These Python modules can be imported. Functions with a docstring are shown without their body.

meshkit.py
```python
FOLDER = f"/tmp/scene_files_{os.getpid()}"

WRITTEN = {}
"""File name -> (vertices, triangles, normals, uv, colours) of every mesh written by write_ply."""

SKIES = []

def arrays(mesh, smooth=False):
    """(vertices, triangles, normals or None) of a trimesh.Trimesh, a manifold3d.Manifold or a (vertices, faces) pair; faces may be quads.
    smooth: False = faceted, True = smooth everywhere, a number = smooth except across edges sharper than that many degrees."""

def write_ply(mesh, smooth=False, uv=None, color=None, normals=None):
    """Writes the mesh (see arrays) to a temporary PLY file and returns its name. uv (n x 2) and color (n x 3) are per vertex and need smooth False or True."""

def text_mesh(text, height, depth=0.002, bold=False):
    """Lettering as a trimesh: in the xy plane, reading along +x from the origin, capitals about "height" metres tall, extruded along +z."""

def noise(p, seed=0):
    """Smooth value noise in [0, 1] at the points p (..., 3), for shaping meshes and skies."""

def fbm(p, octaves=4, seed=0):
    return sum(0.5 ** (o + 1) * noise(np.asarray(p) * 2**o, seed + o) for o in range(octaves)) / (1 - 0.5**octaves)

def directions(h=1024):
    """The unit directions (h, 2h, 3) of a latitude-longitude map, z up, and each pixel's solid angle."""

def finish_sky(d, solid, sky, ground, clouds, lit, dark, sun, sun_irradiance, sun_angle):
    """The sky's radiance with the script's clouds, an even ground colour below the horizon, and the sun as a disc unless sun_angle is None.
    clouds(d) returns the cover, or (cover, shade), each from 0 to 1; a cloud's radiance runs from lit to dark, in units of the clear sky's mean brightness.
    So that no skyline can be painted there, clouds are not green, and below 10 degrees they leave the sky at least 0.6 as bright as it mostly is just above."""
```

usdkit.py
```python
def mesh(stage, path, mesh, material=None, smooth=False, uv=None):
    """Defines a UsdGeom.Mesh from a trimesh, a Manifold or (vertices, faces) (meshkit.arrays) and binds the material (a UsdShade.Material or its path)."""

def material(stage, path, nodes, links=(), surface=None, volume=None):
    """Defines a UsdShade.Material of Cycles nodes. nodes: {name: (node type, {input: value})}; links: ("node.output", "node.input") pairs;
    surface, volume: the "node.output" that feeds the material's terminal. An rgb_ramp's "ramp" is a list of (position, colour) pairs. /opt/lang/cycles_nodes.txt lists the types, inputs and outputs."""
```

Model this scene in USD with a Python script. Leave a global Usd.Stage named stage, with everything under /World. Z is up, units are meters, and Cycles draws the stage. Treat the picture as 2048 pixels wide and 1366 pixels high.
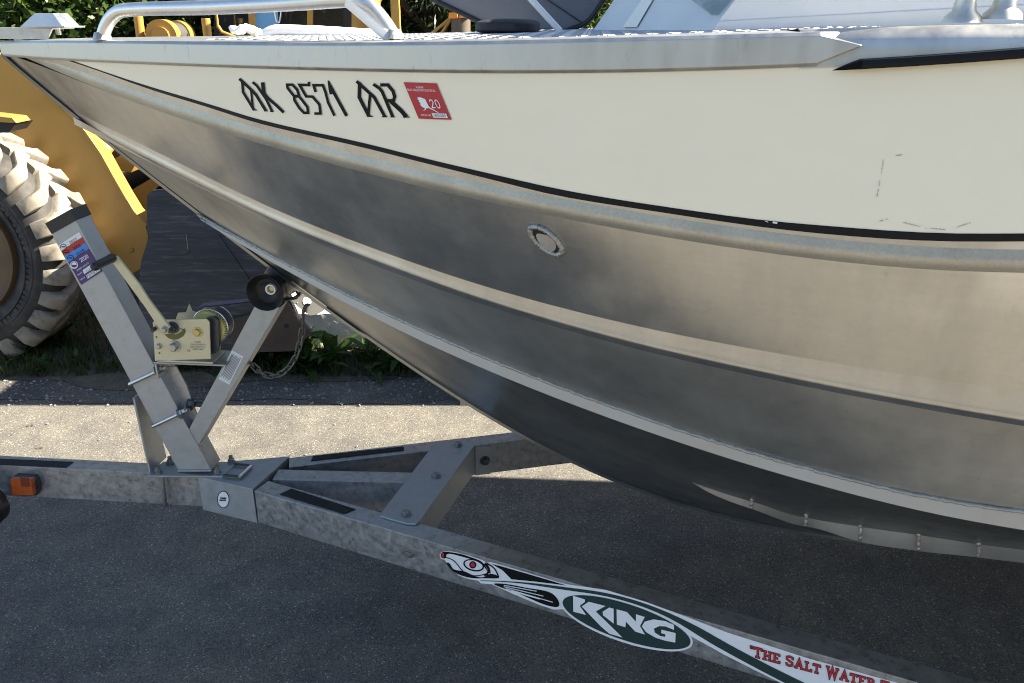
import math, random
import numpy as np, trimesh, shapely
from shapely.geometry import Polygon, LineString, Point
from shapely.ops import unary_union
from shapely import affinity
from scipy.interpolate import PchipInterpolator as PI, CubicSpline
from pxr import Usd, UsdGeom, UsdLux, UsdShade, Sdf, Gf, Vt
import usdkit, meshkit

stage = Usd.Stage.CreateInMemory()
UsdGeom.SetStageUpAxis(stage, UsdGeom.Tokens.z); UsdGeom.SetStageMetersPerUnit(stage, 1.0)
UsdGeom.Xform.Define(stage, '/World'); UsdGeom.Scope.Define(stage, '/World/Looks')
LK = '/World/Looks/'

# ------------------------------------------------------------------ camera, sky, sun
CAM_H, PITCH, FPX = 2.0, 21.65, 1620.0
SUN_AZ, SUN_EL = 90.0, 35.0          # compass from +y towards +x
cam = UsdGeom.Camera.Define(stage, '/World/Camera')
cam.CreateHorizontalApertureAttr(36.0); cam.CreateVerticalApertureAttr(36.0 * 683 / 1024)
cam.CreateFocalLengthAttr(36.0 * FPX / 2048); cam.CreateClippingRangeAttr(Gf.Vec2f(.05, 400))
cam.AddTranslateOp().Set(Gf.Vec3d(0, 0, CAM_H)); cam.AddRotateXOp().Set(90.0 - PITCH)
cam.CreateExposureAttr(2.25)
SKY_STRENGTH = 0.05
a_, e_ = math.radians(SUN_AZ), math.radians(SUN_EL)
SUND = np.array([math.sin(a_) * math.cos(e_), math.cos(a_) * math.cos(e_), math.sin(e_)])
skym = usdkit.material(stage, LK + 'sky_light', {
    's': ('sky_texture', {'sky_type': 'single_scattering', 'sun_disc': False, 'sun_elevation': e_, 'sun_rotation': a_}),
    'b': ('background_shader', {'strength': SKY_STRENGTH})}, [('s.color', 'b.color')], surface='b.background')
dome = UsdLux.DomeLight.Define(stage, '/World/sky')
UsdShade.MaterialBindingAPI.Apply(dome.GetPrim()).Bind(skym)
dome.GetPrim().SetCustomDataByKey('kind', 'structure')
sun = UsdLux.DistantLight.Define(stage, '/World/sun')
sun.CreateNormalizeAttr(True); sun.CreateIntensityAttr(1.25); sun.CreateAngleAttr(0.5); sun.CreateColorAttr(Gf.Vec3f(1, .90, .73))
# a light shines along -z: its z axis points at the sun
m = np.eye(4); zax = SUND; xax = np.cross([0, 0, 1], zax); xax /= np.linalg.norm(xax); yax = np.cross(zax, xax)
sun.MakeMatrixXform().Set(Gf.Matrix4d(*[float(q) for q in [*xax, 0, *yax, 0, *zax, 0, 0, 0, 0, 1]]))

# ------------------------------------------------------------------ helpers
P_ = math.radians(PITCH)
FW = np.array([0, math.cos(P_), -math.sin(P_)]); UP = np.array([0, math.sin(P_), math.cos(P_)]); C0 = np.array([0, 0, CAM_H])
def ray(x, y): return np.array([(x - 1024) / FPX, 0, 0]) - UP * (y - 683) / FPX + FW
def onz(x, y, z): d = ray(x, y); return C0 + d * (z - CAM_H) / d[2]
def ony(x, y, Y): d = ray(x, y); return C0 + d * Y / d[1]
TH = math.radians(-5.5)
AX = np.array([math.cos(TH), math.sin(TH), 0]); NV = np.array([-math.sin(TH), math.cos(TH), 0]); OR = np.array([-1.43, 2.475, 0])
def T(u, v, z): return OR + AX * u + NV * v + np.array([0, 0, z])           # trailer / boat frame
def onv(x, y, v):
    d = ray(x, y); t = (v - (C0 - OR) @ NV) / (d @ NV); p = C0 + d * t - OR
    return np.array([p @ AX, p @ NV, p[2]])
FRT = np.eye(4); FRT[:3, 0] = AX; FRT[:3, 1] = NV; FRT[:3, 3] = OR

names = {}
def uniq(parent, name):
    k = (parent, name); n = names.get(k, 0); names[k] = n + 1
    return f'{parent}/{name}' if n == 0 else f'{parent}/{name}_{n:03d}'
def tag(prim, label=None, cat=None, group=None, kind=None):
    for k, v in (('label', label), ('category', cat), ('group', group), ('kind', kind)):
        if v: prim.SetCustomDataByKey(k, v)
def ppath(parent): return '/World' if parent is None else str(parent.GetPath())
def thing(name, label, cat, loc=(0, 0, 0), group=None):
    x = UsdGeom.Xform.Define(stage, uniq('/World', name))
    if any(loc): x.AddTranslateOp().Set(Gf.Vec3d(*map(float, loc)))
    tag(x.GetPrim(), label, cat, group); x.GetPrim().SetCustomDataByKey('_o', Gf.Vec3d(*map(float, loc)))
    return x.GetPrim()
LOC = {}
def obj(name, mesh, mat, parent=None, smooth=35, label=None, cat=None, kind=None, group=None, uv=None):
    if isinstance(mesh, (list, tuple)) and isinstance(mesh[0], trimesh.Trimesh): mesh = trimesh.util.concatenate(mesh)
    p = usdkit.mesh(stage, uniq(ppath(parent), name), mesh, LK + mat, smooth=smooth, uv=uv).GetPrim()
    tag(p, label, cat, group, kind)
    return p

def cat_(*ms):
    out = []
    for q in ms: out += list(q) if isinstance(q, (list, tuple)) else [q]
    return trimesh.util.concatenate(out)
def box(c, size, rz=0.0, frame=None):
    b = trimesh.creation.box(extents=size)
    b.apply_transform(trimesh.transformations.rotation_matrix(rz, [0, 0, 1])); b.apply_translation(c)
    if frame is not None: b.apply_transform(frame)
    return b
def tube(pts, r, n=12, closed=False, caps=True):
    """a round tube along a polyline; r a number or one radius per point"""
    pts = np.asarray(pts, float); m = len(pts); r = np.broadcast_to(r, m).astype(float)
    t = np.gradient(pts, axis=0) if not closed else np.roll(pts, -1, 0) - np.roll(pts, 1, 0)
    t /= np.linalg.norm(t, axis=1)[:, None]
    ref = np.array([0, 0, 1.]) if abs(t[0][2]) < .9 else np.array([1., 0, 0])
    nrm = np.cross(t[0], ref); nrm /= np.linalg.norm(nrm); V = []
    for i in range(m):
        nrm = nrm - t[i] * (nrm @ t[i]); nrm /= np.linalg.norm(nrm); bn = np.cross(t[i], nrm)
        ang = np.arange(n) * 2 * np.pi / n
        V.append(pts[i] + r[i] * (np.cos(ang)[:, None] * nrm + np.sin(ang)[:, None] * bn))
    V = np.vstack(V); F = []
    for i in range(m if closed else m - 1):
        a = i * n; b = ((i + 1) % m) * n
        for k in range(n):
            k2 = (k + 1) % n; F += [[a + k, b + k2, b + k], [a + k, a + k2, b + k2]]
    if caps and not closed:
        V = np.vstack([V, pts[:1], pts[-1:]]); c = m * n
        for k in range(n):
            k2 = (k + 1) % n; F += [[c, k2, k], [c + 1, (m - 1) * n + k, (m - 1) * n + k2]]
    msh = trimesh.Trimesh(V, F, process=False)
    if msh.volume < 0: msh.invert()
    return msh
def cyl(p0, p1, r, n=20, r1=None):
    return tube([p0, p1], [r, r if r1 is None else r1], n)
def rounded(pts, r=.03, k=5):
    """round the corners of a 3-D polyline"""
    pts = [np.asarray(p, float) for p in pts]; out = [pts[0]]
    for a, b, c in zip(pts[:-2], pts[1:-1], pts[2:]):
        d0 = a - b; d1 = c - b; q = min(r, .48 * np.linalg.norm(d0), .48 * np.linalg.norm(d1))
        s, e = b + d0 / np.linalg.norm(d0) * q, b + d1 / np.linalg.norm(d1) * q
        for t in np.linspace(0, 1, k + 1): out.append((1 - t) ** 2 * s + 2 * t * (1 - t) * b + t * t * e)
    return np.array(out + [pts[-1]])
def hexnut(c, axis, r, h, washer=True):
    axis = np.asarray(axis, float) / np.linalg.norm(axis); c = np.asarray(c, float)
    ms = [tube([c, c + axis * h * .92, c + axis * h], [r, r, r * .86], 6)]
    if washer: ms.append(tube([c - axis * .0005, c + axis * h * .16], r * 1.45, 20))
    return ms
def grid(Pa, closed_u=False):
    """Pa (m, n, 3) -> surface"""
    m, n = Pa.shape[:2]; i, j = np.meshgrid(np.arange(m - 1), np.arange(n - 1), indexing='ij')
    a = (i * n + j).ravel(); b = ((i + 1) * n + j).ravel()
    F = np.vstack([np.c_[a, b, b + 1], np.c_[a, b + 1, a + 1]])
    return trimesh.Trimesh(Pa.reshape(-1, 3), F, process=False)
def poly2(pts): 
    p = Polygon(pts); return p if p.is_valid else p.buffer(0)
def tri2(poly):
    """triangulate a shapely (multi)polygon -> verts2, faces"""
    V, F, o = [], [], 0
    for g in getattr(poly, 'geoms', [poly]):
        if g.geom_type != 'Polygon' or g.area < 1e-12: continue
        v, f = trimesh.creation.triangulate_polygon(g, engine='earcut')
        V.append(v); F.append(f + o); o += len(v)
    return np.vstack(V), np.vstack(F)
def prism_v(pts, v0, v1, frame=FRT, pix=True):
    """outline in the photo read on the plane v = v0 of the trailer, made solid back to v1"""
    q = poly2([(lambda p: (p[0], p[2]))(onv(x, y, v0)) for x, y in pts]) if pix else poly2(pts)
    mm = []
    for g in getattr(q, 'geoms', [q]):
        e = trimesh.creation.extrude_polygon(g, abs(v1 - v0), engine='earcut')
        x = e.vertices.copy(); e.vertices = np.c_[x[:, 0], max(v0, v1) - x[:, 2], x[:, 1]]; mm.append(e)
    e = cat_(*mm); e.apply_transform(frame); e.fix_normals(); return e
def prism_y(pts, y0, y1):
    q = poly2([(lambda p: (p[0], p[2]))(ony(x, y, y0)) for x, y in pts]); mm = []
    for g in getattr(q, 'geoms', [q]):
        e = trimesh.creation.extrude_polygon(g, abs(y1 - y0), engine='earcut')
        x = e.vertices.copy(); e.vertices = np.c_[x[:, 0], max(y0, y1) - x[:, 2], x[:, 1]]; mm.append(e)
    e = cat_(*mm); e.fix_normals(); return e
def sheet(poly, f, dens=None):
    """a flat print: a 2-D shape in its own units carried on to a surface by f(x, y) -> 3-D; faces towards the camera side"""
    if dens: poly = shapely.segmentize(poly, dens)
    v, F = tri2(poly); V = np.array([f(*p) for p in v[:, :2]])
    n = np.cross(V[F[:, 1]] - V[F[:, 0]], V[F[:, 2]] - V[F[:, 0]]).sum(0)
    if n @ (C0 - V.mean(0)) < 0: F = F[:, ::-1]
    return trimesh.Trimesh(V, F, process=False)
def spl(pts, k=8, closed=True):
    pts = np.asarray(pts, float)
    if closed: pts = np.vstack([pts, pts[:1]])
    t = np.r_[0, np.cumsum(np.linalg.norm(np.diff(pts, axis=0), axis=1) ** .6)]
    return CubicSpline(t, pts, bc_type='periodic' if closed else 'natural')(np.linspace(0, t[-1], k * len(pts)))
def glyphs(text, h, bold=False):
    m = meshkit.text_mesh(text, h, .001, bold)
    top = m.vertices[m.faces][:, :, 2].min(1) > .0005
    return unary_union([Polygon(t[:, :2]).buffer(h * .003) for t in m.vertices[m.faces[top]]])
def stroke(pts, w, closed=False):
    if closed: return Polygon(pts).exterior.buffer(w / 2, join_style=2)
    return LineString(pts).buffer(w / 2, cap_style=2, join_style=2, mitre_limit=3)

# ------------------------------------------------------------------ materials
def L3(c): return (c, c, c) if np.ndim(c) == 0 else tuple(c)
def mat(name, base, rough=.5, metal=0., var=.0, scale=6., rvar=0., bump=0., bscale=60., bdist=.002, bevel=0., coat=0., spec=.5,
        dark=None, dscale=3., damt=0., dpos=(.5, .7), stretch=(1, 1, 1), fine=0., fscale=400., **extra):
    b = np.array(L3(base), float)
    N = {'g': ('geometry', {}), 'mp': ('mapping', {'scale': stretch}), 'n': ('noise_texture', {'scale': scale, 'detail': 5.0, 'roughness': .6}),
         'r': ('rgb_ramp', {'ramp': [(.25, tuple(b * (1 - var))), (.75, tuple(np.minimum(b * (1 + var), 1)))]}),
         'p': ('principled_bsdf', {'roughness': rough, 'metallic': metal, 'coat_weight': coat, 'specular_ior_level': spec, **extra})}
    K = [('g.position', 'mp.vector'), ('mp.vector', 'n.vector'), ('n.fac', 'r.fac')]; col = 'r.color'
    if damt:
        N['dn'] = ('noise_texture', {'scale': dscale, 'detail': 8.0, 'roughness': .7})
        N['dr'] = ('rgb_ramp', {'ramp': [(dpos[0], (0, 0, 0)), (dpos[1], (damt,) * 3)]})
        N['dm'] = ('mix_color', {'b': tuple(L3(dark))})
        K += [('mp.vector', 'dn.vector'), ('dn.fac', 'dr.fac'), ('dr.color', 'dm.fac'), (col, 'dm.a')]; col = 'dm.result'
    if fine:
        N['fn'] = ('noise_texture', {'scale': fscale, 'detail': 2.0}); N['fr'] = ('rgb_ramp', {'ramp': [(.3, (1 - fine,) * 3), (.7, (1 + fine,) * 3)]})
        N['fm'] = ('mix_color', {'blend_type': 'multiply', 'fac': 1.0, 'use_clamp': False})
        K += [('g.position', 'fn.vector'), ('fn.fac', 'fr.fac'), (col, 'fm.a'), ('fr.color', 'fm.b')]; col = 'fm.result'
    K.append((col, 'p.base_color'))
    if rvar:
        N['rr'] = ('map_range', {'from_min': .3, 'from_max': .7, 'to_min': rough - rvar, 'to_max': rough + rvar}); K += [('n.fac', 'rr.value'), ('rr.result', 'p.roughness')]
    nrm = None
    if bevel: N['bv'] = ('bevel', {'radius': bevel, 'samples': 4}); nrm = 'bv.bevel'
    if bump:
        N['bn'] = ('noise_texture', {'scale': bscale, 'detail': 4.0}); N['bp'] = ('bump', {'strength': bump, 'distance': bdist})
        K += [('mp.vector', 'bn.vector'), ('bn.fac', 'bp.height')]
        if nrm: K.append((nrm, 'bp.normal'))
        nrm = 'bp.normal'
    if nrm: K.append((nrm, 'p.normal'))
    return usdkit.material(stage, LK + name, N, K, surface='p.BSDF')

# aluminium
def hull_metal(name, base, rough, metal=.92):
    b = np.array(base); N = {'g': ('geometry', {}), 'p': ('principled_bsdf', {'metallic': metal, 'specular_ior_level': .4})}; K = []
    def nz(k, scale, stretch, detail, ramp, rgh=.6):
        N['m' + k] = ('mapping', {'scale': stretch}); N['n' + k] = ('noise_texture', {'scale': scale, 'detail': detail, 'roughness': rgh}); N['r' + k] = ('rgb_ramp', {'ramp': ramp})
        K.extend([('g.position', f'm{k}.vector'), (f'm{k}.vector', f'n{k}.vector'), (f'n{k}.fac', f'r{k}.fac')])
    g3 = lambda v: (v, v, v)
    nz('a', 2.2, (1, 1, 1.3), 6.0, [(.3, tuple(b * .84)), (.7, tuple(b * 1.12))])            # broad oxide clouds
    nz('b', 1.0, (2, 2, 170), 3.0, [(.3, g3(.97)), (.7, g3(1.025))])                          # rolling grain along the plate
    nz('c', 1.0, (22, 22, 1.2), 5.0, [(.35, g3(.93)), (.55, g3(1.0)), (.75, (1.04, 1.03, 1.01))])  # runs of old water
    nz('d', 260.0, (1, 1, 1), 1.0, [(.0, g3(1.)), (.72, g3(1.)), (.80, g3(1.5))])            # bright nicks
    nz('e', 26.0, (1, 1, .5), 8.0, [(.0, g3(1.)), (.62, g3(1.)), (.72, g3(.7))], .75)        # dull dirt specks
    prev = 'ra.color'
    for k in 'bcde':
        N['x' + k] = ('mix_color', {'blend_type': 'multiply', 'fac': 1.0, 'use_clamp': False}); K.extend([(prev, f'x{k}.a'), (f'r{k}.color', f'x{k}.b')]); prev = f'x{k}.result'
    K.append((prev, 'p.base_color'))
    N['rm'] = ('map_range', {'from_min': .3, 'from_max': .7, 'to_min': rough - .09, 'to_max': rough + .09}); K.extend([('na.fac', 'rm.value'), ('rm.result', 'p.roughness')])
    N['nd'] = ('noise_texture', {'scale': 2.1, 'detail': 2.0}); N['b1'] = ('bump', {'strength': .22, 'distance': .02}); N['b2'] = ('bump', {'strength': .05, 'distance': .0006}); N['mr'] = ('mapping', {'scale': (5, 5, .9)}); N['nr'] = ('noise_texture', {'scale': 1., 'detail': 1.5}); N['b3'] = ('bump', {'strength': .2, 'distance': .02})
    K.extend([('g.position', 'nd.vector'), ('nd.fac', 'b1.height'), ('g.position', 'mr.vector'), ('mr.vector', 'nr.vector'), ('nr.fac', 'b3.height'), ('b3.normal', 'b1.normal'), ('nb.fac', 'b2.height'), ('b1.normal', 'b2.normal'), ('b2.normal', 'p.normal')])
    usdkit.material(stage, LK + name, N, K, surface='p.BSDF')
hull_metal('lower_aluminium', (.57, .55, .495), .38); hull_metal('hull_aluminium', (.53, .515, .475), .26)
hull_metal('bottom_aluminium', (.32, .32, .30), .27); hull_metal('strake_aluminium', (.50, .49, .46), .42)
mat('chine_aluminium', (.46, .46, .45), .58, 1., var=.08, scale=9., rvar=.06, bump=.12, bscale=60, bdist=.001)
mat('bead_aluminium', (.48, .455, .39), .5, .92, var=.12, scale=12, fine=.08, fscale=200)
mat('weld_bead', (.42, .42, .40), .5, 1., var=.15, scale=90, bump=.8, bscale=160, bdist=.002)
mat('guard_aluminium', (.56, .56, .53), .46, 1., var=.08, scale=16., rvar=.08, stretch=(1.6, 1.6, .3), dark=(.22, .21, .18), damt=.6, dscale=26, dpos=(.60, .70), bevel=.004, bump=.15, bscale=30, bdist=.002)
mat('rail_aluminium', (.74, .73, .71), .36, 1., var=.05, scale=20, rvar=.05)
mat('tread_aluminium', (.55, .55, .55), .45, 1., var=.1, scale=20, bump=.3, bscale=60, bdist=.002)
mat('cast_aluminium', (.62, .60, .54), .42, 1., var=.12, scale=25, rvar=.08, bump=.2, bscale=60)
mat('cabin_aluminium', (.62, .63, .63), .55, .35, var=.05, scale=6, rvar=.05, bevel=.004)
mat('sun_stripe_pale', (.80, .78, .70), .5, .1, var=.04)  # light put into the colour, for the cabin front's sunlit stripe
mat('hull_paint', (.84, .765, .60), .09, 0., var=.02, scale=2, coat=1., dark=(.6, .58, .5), damt=.15, dscale=4, dpos=(.62, .75))
mat('stripe_black', (.007, .007, .008), .45, spec=.2, var=.2, scale=60, dark=(.2, .2, .2), damt=.35, dscale=22, dpos=(.68, .76))
mat('vinyl_black', .006, .5, spec=.15); mat('vinyl_red', (.42, .022, .03), .4, var=.05); mat('vinyl_white', (.78, .78, .78), .35, var=.03)
mat('vinyl_green', (.018, .035, .032), .35); mat('vinyl_blue', (.06, .24, .62), .4); mat('vinyl_purple', (.07, .035, .14), .4)
mat('vinyl_text_red', (.45, .03, .04), .4); mat('sticker_red', (.45, .04, .03), .4); mat('scratch_grey', (.34, .33, .29), .5)
# trailer
mat('galvanised', (.46, .465, .465), .40, .92, var=.2, scale=50, rvar=.1, bevel=.004, dark=(.27, .275, .275), damt=.36, dscale=30, dpos=(.48, .62), fine=.05)
mat('galvanised_post', (.41, .43, .44), .46, .75, var=.08, scale=30, rvar=.06, bevel=.004, dark=(.27, .27, .26), damt=.35, dscale=26, dpos=(.52, .7), fine=.05)
mat('zinc_plate', (.60, .56, .39), .42, .6, var=.06, scale=30, rvar=.05, bevel=.003, dark=(.45, .42, .3), damt=.3, dscale=40, dpos=(.55, .7))
mat('zinc_yellow', (.66, .62, .26), .4, .7, var=.12, scale=60, bevel=.002)
mat('gold_bolt', (.55, .48, .22), .35, .9, var=.15, scale=90, bevel=.002)
mat('bolt_steel', (.46, .46, .44), .36, 1., var=.2, scale=90, bevel=.002)
mat('dark_bolt', (.28, .28, .275), .4, .9, var=.25, scale=90, bevel=.002)
mat('dark_steel', (.10, .105, .11), .4, .8, var=.2, scale=50, bevel=.002)
mat('bright_steel', (.75, .75, .74), .25, 1., var=.05)
mat('chain_steel', (.20, .195, .18), .45, .9, var=.2, scale=90)
mat('black_plastic', (.016, .017, .02), .35, var=.2, scale=60, bevel=.003)
mat('rubber_black', (.012, .012, .013), .42, var=.2, scale=40, bump=.1)
mat('grip_tape', (.018, .018, .02), .9, var=.3, scale=500, bump=1., bscale=500, bdist=.002)
mat('amber_lens', (.36, .07, .012), .18, var=.25, scale=60, coat=.5)
mat('amber_dark', (.13, .026, .008), .2, coat=.5)
mat('strap_web', (.16, .12, .16), .8, var=.3, scale=90)
mat('label_paper', (.74, .74, .74), .5, var=.03); mat('print_grey', (.12, .12, .13), .6); mat('olive_label', (.13, .12, .03), .5)
mat('cushion_cloth', (.016, .017, .02), .7, var=.3, scale=30, bump=.5, bscale=40, bdist=.006)
mat('rope_white', (.78, .77, .72), .8, var=.1, scale=80, bump=.6, bscale=120)
mat('white_tube', (.78, .78, .76), .3, var=.03)
mat('panel_grey', (.12, .125, .14), .5, var=.1, scale=8, bevel=.004)
# loader
mat('loader_yellow', (.40, .225, .05), .38, 0., var=.08, scale=2.5, rvar=.05, bevel=.008, dark=(.22, .13, .05), damt=.4, dscale=4, dpos=(.5, .75))
mat('loader_dark', (.012, .010, .009), .6)
mat('tyre_rubber', (.025, .025, .026), .75, var=.3, scale=6, dark=(.10, .09, .075), damt=.5, dscale=5, dpos=(.45, .65), bump=.3, bscale=25, bdist=.01)
mat('tyre_lug', (.235, .21, .17), .85, var=.25, scale=8, dark=(.04, .04, .04), damt=.7, dscale=7, dpos=(.52, .66), bump=.22, bscale=40, bdist=.006)
mat('rim_brown', (.10, .06, .025), .6, var=.3, scale=8)
mat('bucket_steel', (.027, .033, .046), .5, .2, var=.35, scale=3, rvar=.1, stretch=(.8, 1, 7), dark=(.12, .13, .15), damt=.8, dscale=6, dpos=(.52, .74), bump=.6, bscale=10, bdist=.006)
mat('rust_steel', (.05, .036, .03), .7, .2, var=.4, scale=9, dark=(.03, .03, .034), damt=.5)
mat('cab_glass_sky_tint', (.17, .38, .62), .12, 0., spec=.6); mat('cab_interior', (.02, .022, .026), .5)  # cab pane's blue: mirrored sky put into the base colour
mat('belt_grey', (.06, .055, .055), .7); mat('exhaust_brown', (.09, .07, .055), .7, var=.4, scale=9)
mat('orange_paint', (.62, .22, .03), .45)
mat('concrete_white', (.70, .68, .62), .85, var=.08, scale=6, dark=(.28, .27, .25), damt=.6, dscale=5, dpos=(.56, .68), bump=.6, bscale=14, bdist=.02)
mat('concrete_grey', (.30, .29, .27), .9, var=.12, scale=4, bump=.5, bscale=20, bdist=.01, bevel=.02)
mat('bark', (.10, .075, .05), .9, var=.3, scale=14, bump=.8, bscale=20, bdist=.02)
usdkit.material(stage, LK + 'glass_pane', {'f': ('fresnel', {'IOR': 1.5}), 't': ('transparent_bsdf', {'color': (.75, .82, .85)}), 'g': ('glossy_bsdf', {'roughness': .02, 'color': (1, 1, 1)}), 'm': ('mix_closure', {})},
                [('f.fac', 'm.fac'), ('t.BSDF', 'm.closure1'), ('g.BSDF', 'm.closure2')], surface='m.closure')
def leafmat(name, c0, c1, tr):
    usdkit.material(stage, LK + name, {'g': ('geometry', {}), 'r': ('rgb_ramp', {'ramp': [(0, c0), (1, c1)]}),
        'p': ('principled_bsdf', {'roughness': .45, 'specular_ior_level': .4}), 't': ('translucent_bsdf', {'color': tr}), 'm': ('mix_closure', {'fac': .35})},
        [('g.random_per_island', 'r.fac'), ('r.color', 'p.base_color'), ('p.BSDF', 'm.closure1'), ('t.BSDF', 'm.closure2')], surface='m.closure')
leafmat('leaf_alder', (.04, .08, .02), (.11, .17, .045), (.16, .24, .05))
leafmat('leaf_spruce', (.018, .04, .022), (.045, .075, .045), (.03, .06, .03))
leafmat('leaf_grass', (.045, .075, .02), (.14, .155, .06), (.08, .11, .02))
leafmat('leaf_weed', (.04, .085, .02), (.08, .14, .04), (.07, .12, .02))

def ground_mat(name, c, speck, light, dark, warm):
    usdkit.material(stage, LK + name, {
        'g': ('geometry', {}), 'v': ('voronoi_texture', {'scale': speck}), 'w': ('white_noise_texture', {}), 'n': ('noise_texture', {'scale': 1.3, 'detail': 6.0}),
        'n2': ('noise_texture', {'scale': 260.0, 'detail': 3.0}), 'n3': ('noise_texture', {'scale': 7.0, 'detail': 5.0}),
        'sr': ('rgb_ramp', {'ramp': [(0, tuple(np.array(c) * .5)), (.35, tuple(np.array(c) * .88)), (.8, tuple(np.array(c) * 1.15)), (.972, tuple(np.array(c) * 1.4)), (.992, light), (1, light)]}),
        'br': ('rgb_ramp', {'ramp': [(.25, (.72, .72, .74)), (.5, (1, 1, 1)), (.75, warm)]}),
        'm': ('mix_color', {'blend_type': 'multiply', 'fac': 1.0, 'use_clamp': False}),
        'm2': ('mix_color', {'blend_type': 'multiply', 'fac': .9, 'use_clamp': False}), 'b3': ('rgb_ramp', {'ramp': [(.3, (.8, .8, .82)), (.7, (1.2, 1.18, 1.12))]}),
        'b1': ('bump', {'strength': .6, 'distance': .0016}), 'b2': ('bump', {'strength': .5, 'distance': .002}),
        'p': ('principled_bsdf', {'roughness': .8, 'specular_ior_level': .35})},
        [('g.position', 'v.vector'), ('v.position', 'w.vector'), ('w.value', 'sr.fac'), ('g.position', 'n.vector'), ('n.fac', 'br.fac'), ('sr.color', 'm.a'), ('br.color', 'm.b'),
         ('g.position', 'n3.vector'), ('n3.fac', 'b3.fac'), ('m.result', 'm2.a'), ('b3.color', 'm2.b'),
         ('m2.result', 'p.base_color'), ('g.position', 'n2.vector'), ('v.distance', 'b1.height'), ('n2.fac', 'b2.height'), ('b1.normal', 'b2.normal'), ('b2.normal', 'p.normal')], surface='p.BSDF')
ground_mat('asphalt', (.142, .136, .124), 230.0, (.42, .41, .38), .5, (1.25, 1.2, 1.1))
ground_mat('gravel_dirt', (.118, .115, .108), 180.0, (.38, .37, .34), .5, (1.3, 1.22, 1.08))
mat('soil', (.10, .088, .068), .95, var=.4, scale=9, bump=.9, bscale=30, bdist=.03)
mat('stone_grey', (.26, .255, .245), .85, var=.5, scale=25)

# ------------------------------------------------------------------ the ground
rng = np.random.default_rng(7)
def flat(x0, x1, y0, y1, z): 
    return trimesh.Trimesh([[x0, y0, z], [x1, y0, z], [x1, y1, z], [x0, y1, z]], [[0, 1, 2], [0, 2, 3]], process=False)
obj('ground', flat(-150, 150, -150, 150, 0), 'asphalt', smooth=False, kind='structure', label='grey asphalt yard with small pale stones in its surface', cat='ground')
def ragged(y0, amp, y1, z, seed, x0=-14, x1=14, n=400):
    xs = np.linspace(x0, x1, n); q = np.c_[xs, np.zeros(n), np.zeros(n)]
    e = y0 + amp * (meshkit.fbm(q * 1.5 + 5, 5, seed) - .5) * 2
    Pa = np.stack([np.c_[xs, e, np.full(n, z)], np.c_[xs, np.full(n, y1), np.full(n, z)]], 0); return grid(Pa)
g_ = ragged(4.10, .16, 30, .004, 3); g_.invert() if g_.face_normals[0][2] < 0 else None
obj('gravel_shoulder', g_, 'gravel_dirt', smooth=False, kind='structure', label='strip of loose gravel between asphalt and grass', cat='ground')
xs = np.linspace(-14, 14, 300); ys = 4.36 + np.linspace(0, 1, 60) ** 2 * 26
X, Y = np.meshgrid(xs, ys, indexing='ij'); edge = .16 * (meshkit.fbm(np.stack([xs * 1.7, 0 * xs, 0 * xs], -1), 4, 9) - .5) * 2
Y = Y + edge[:, None] * np.exp(-(Y - 4.36)); q = np.stack([X, Y, 0 * X], -1)
Z = .008 + np.minimum(.06, (Y - Y[:, :1]) * .25) * (.4 + 1.2 * meshkit.fbm(q * 3, 4, 2))
obj('grass_verge', grid(np.stack([X, Y, Z], -1)), 'soil', smooth=True, kind='structure', label='bare earth bank under the weeds behind the gravel', cat='ground')

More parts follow.
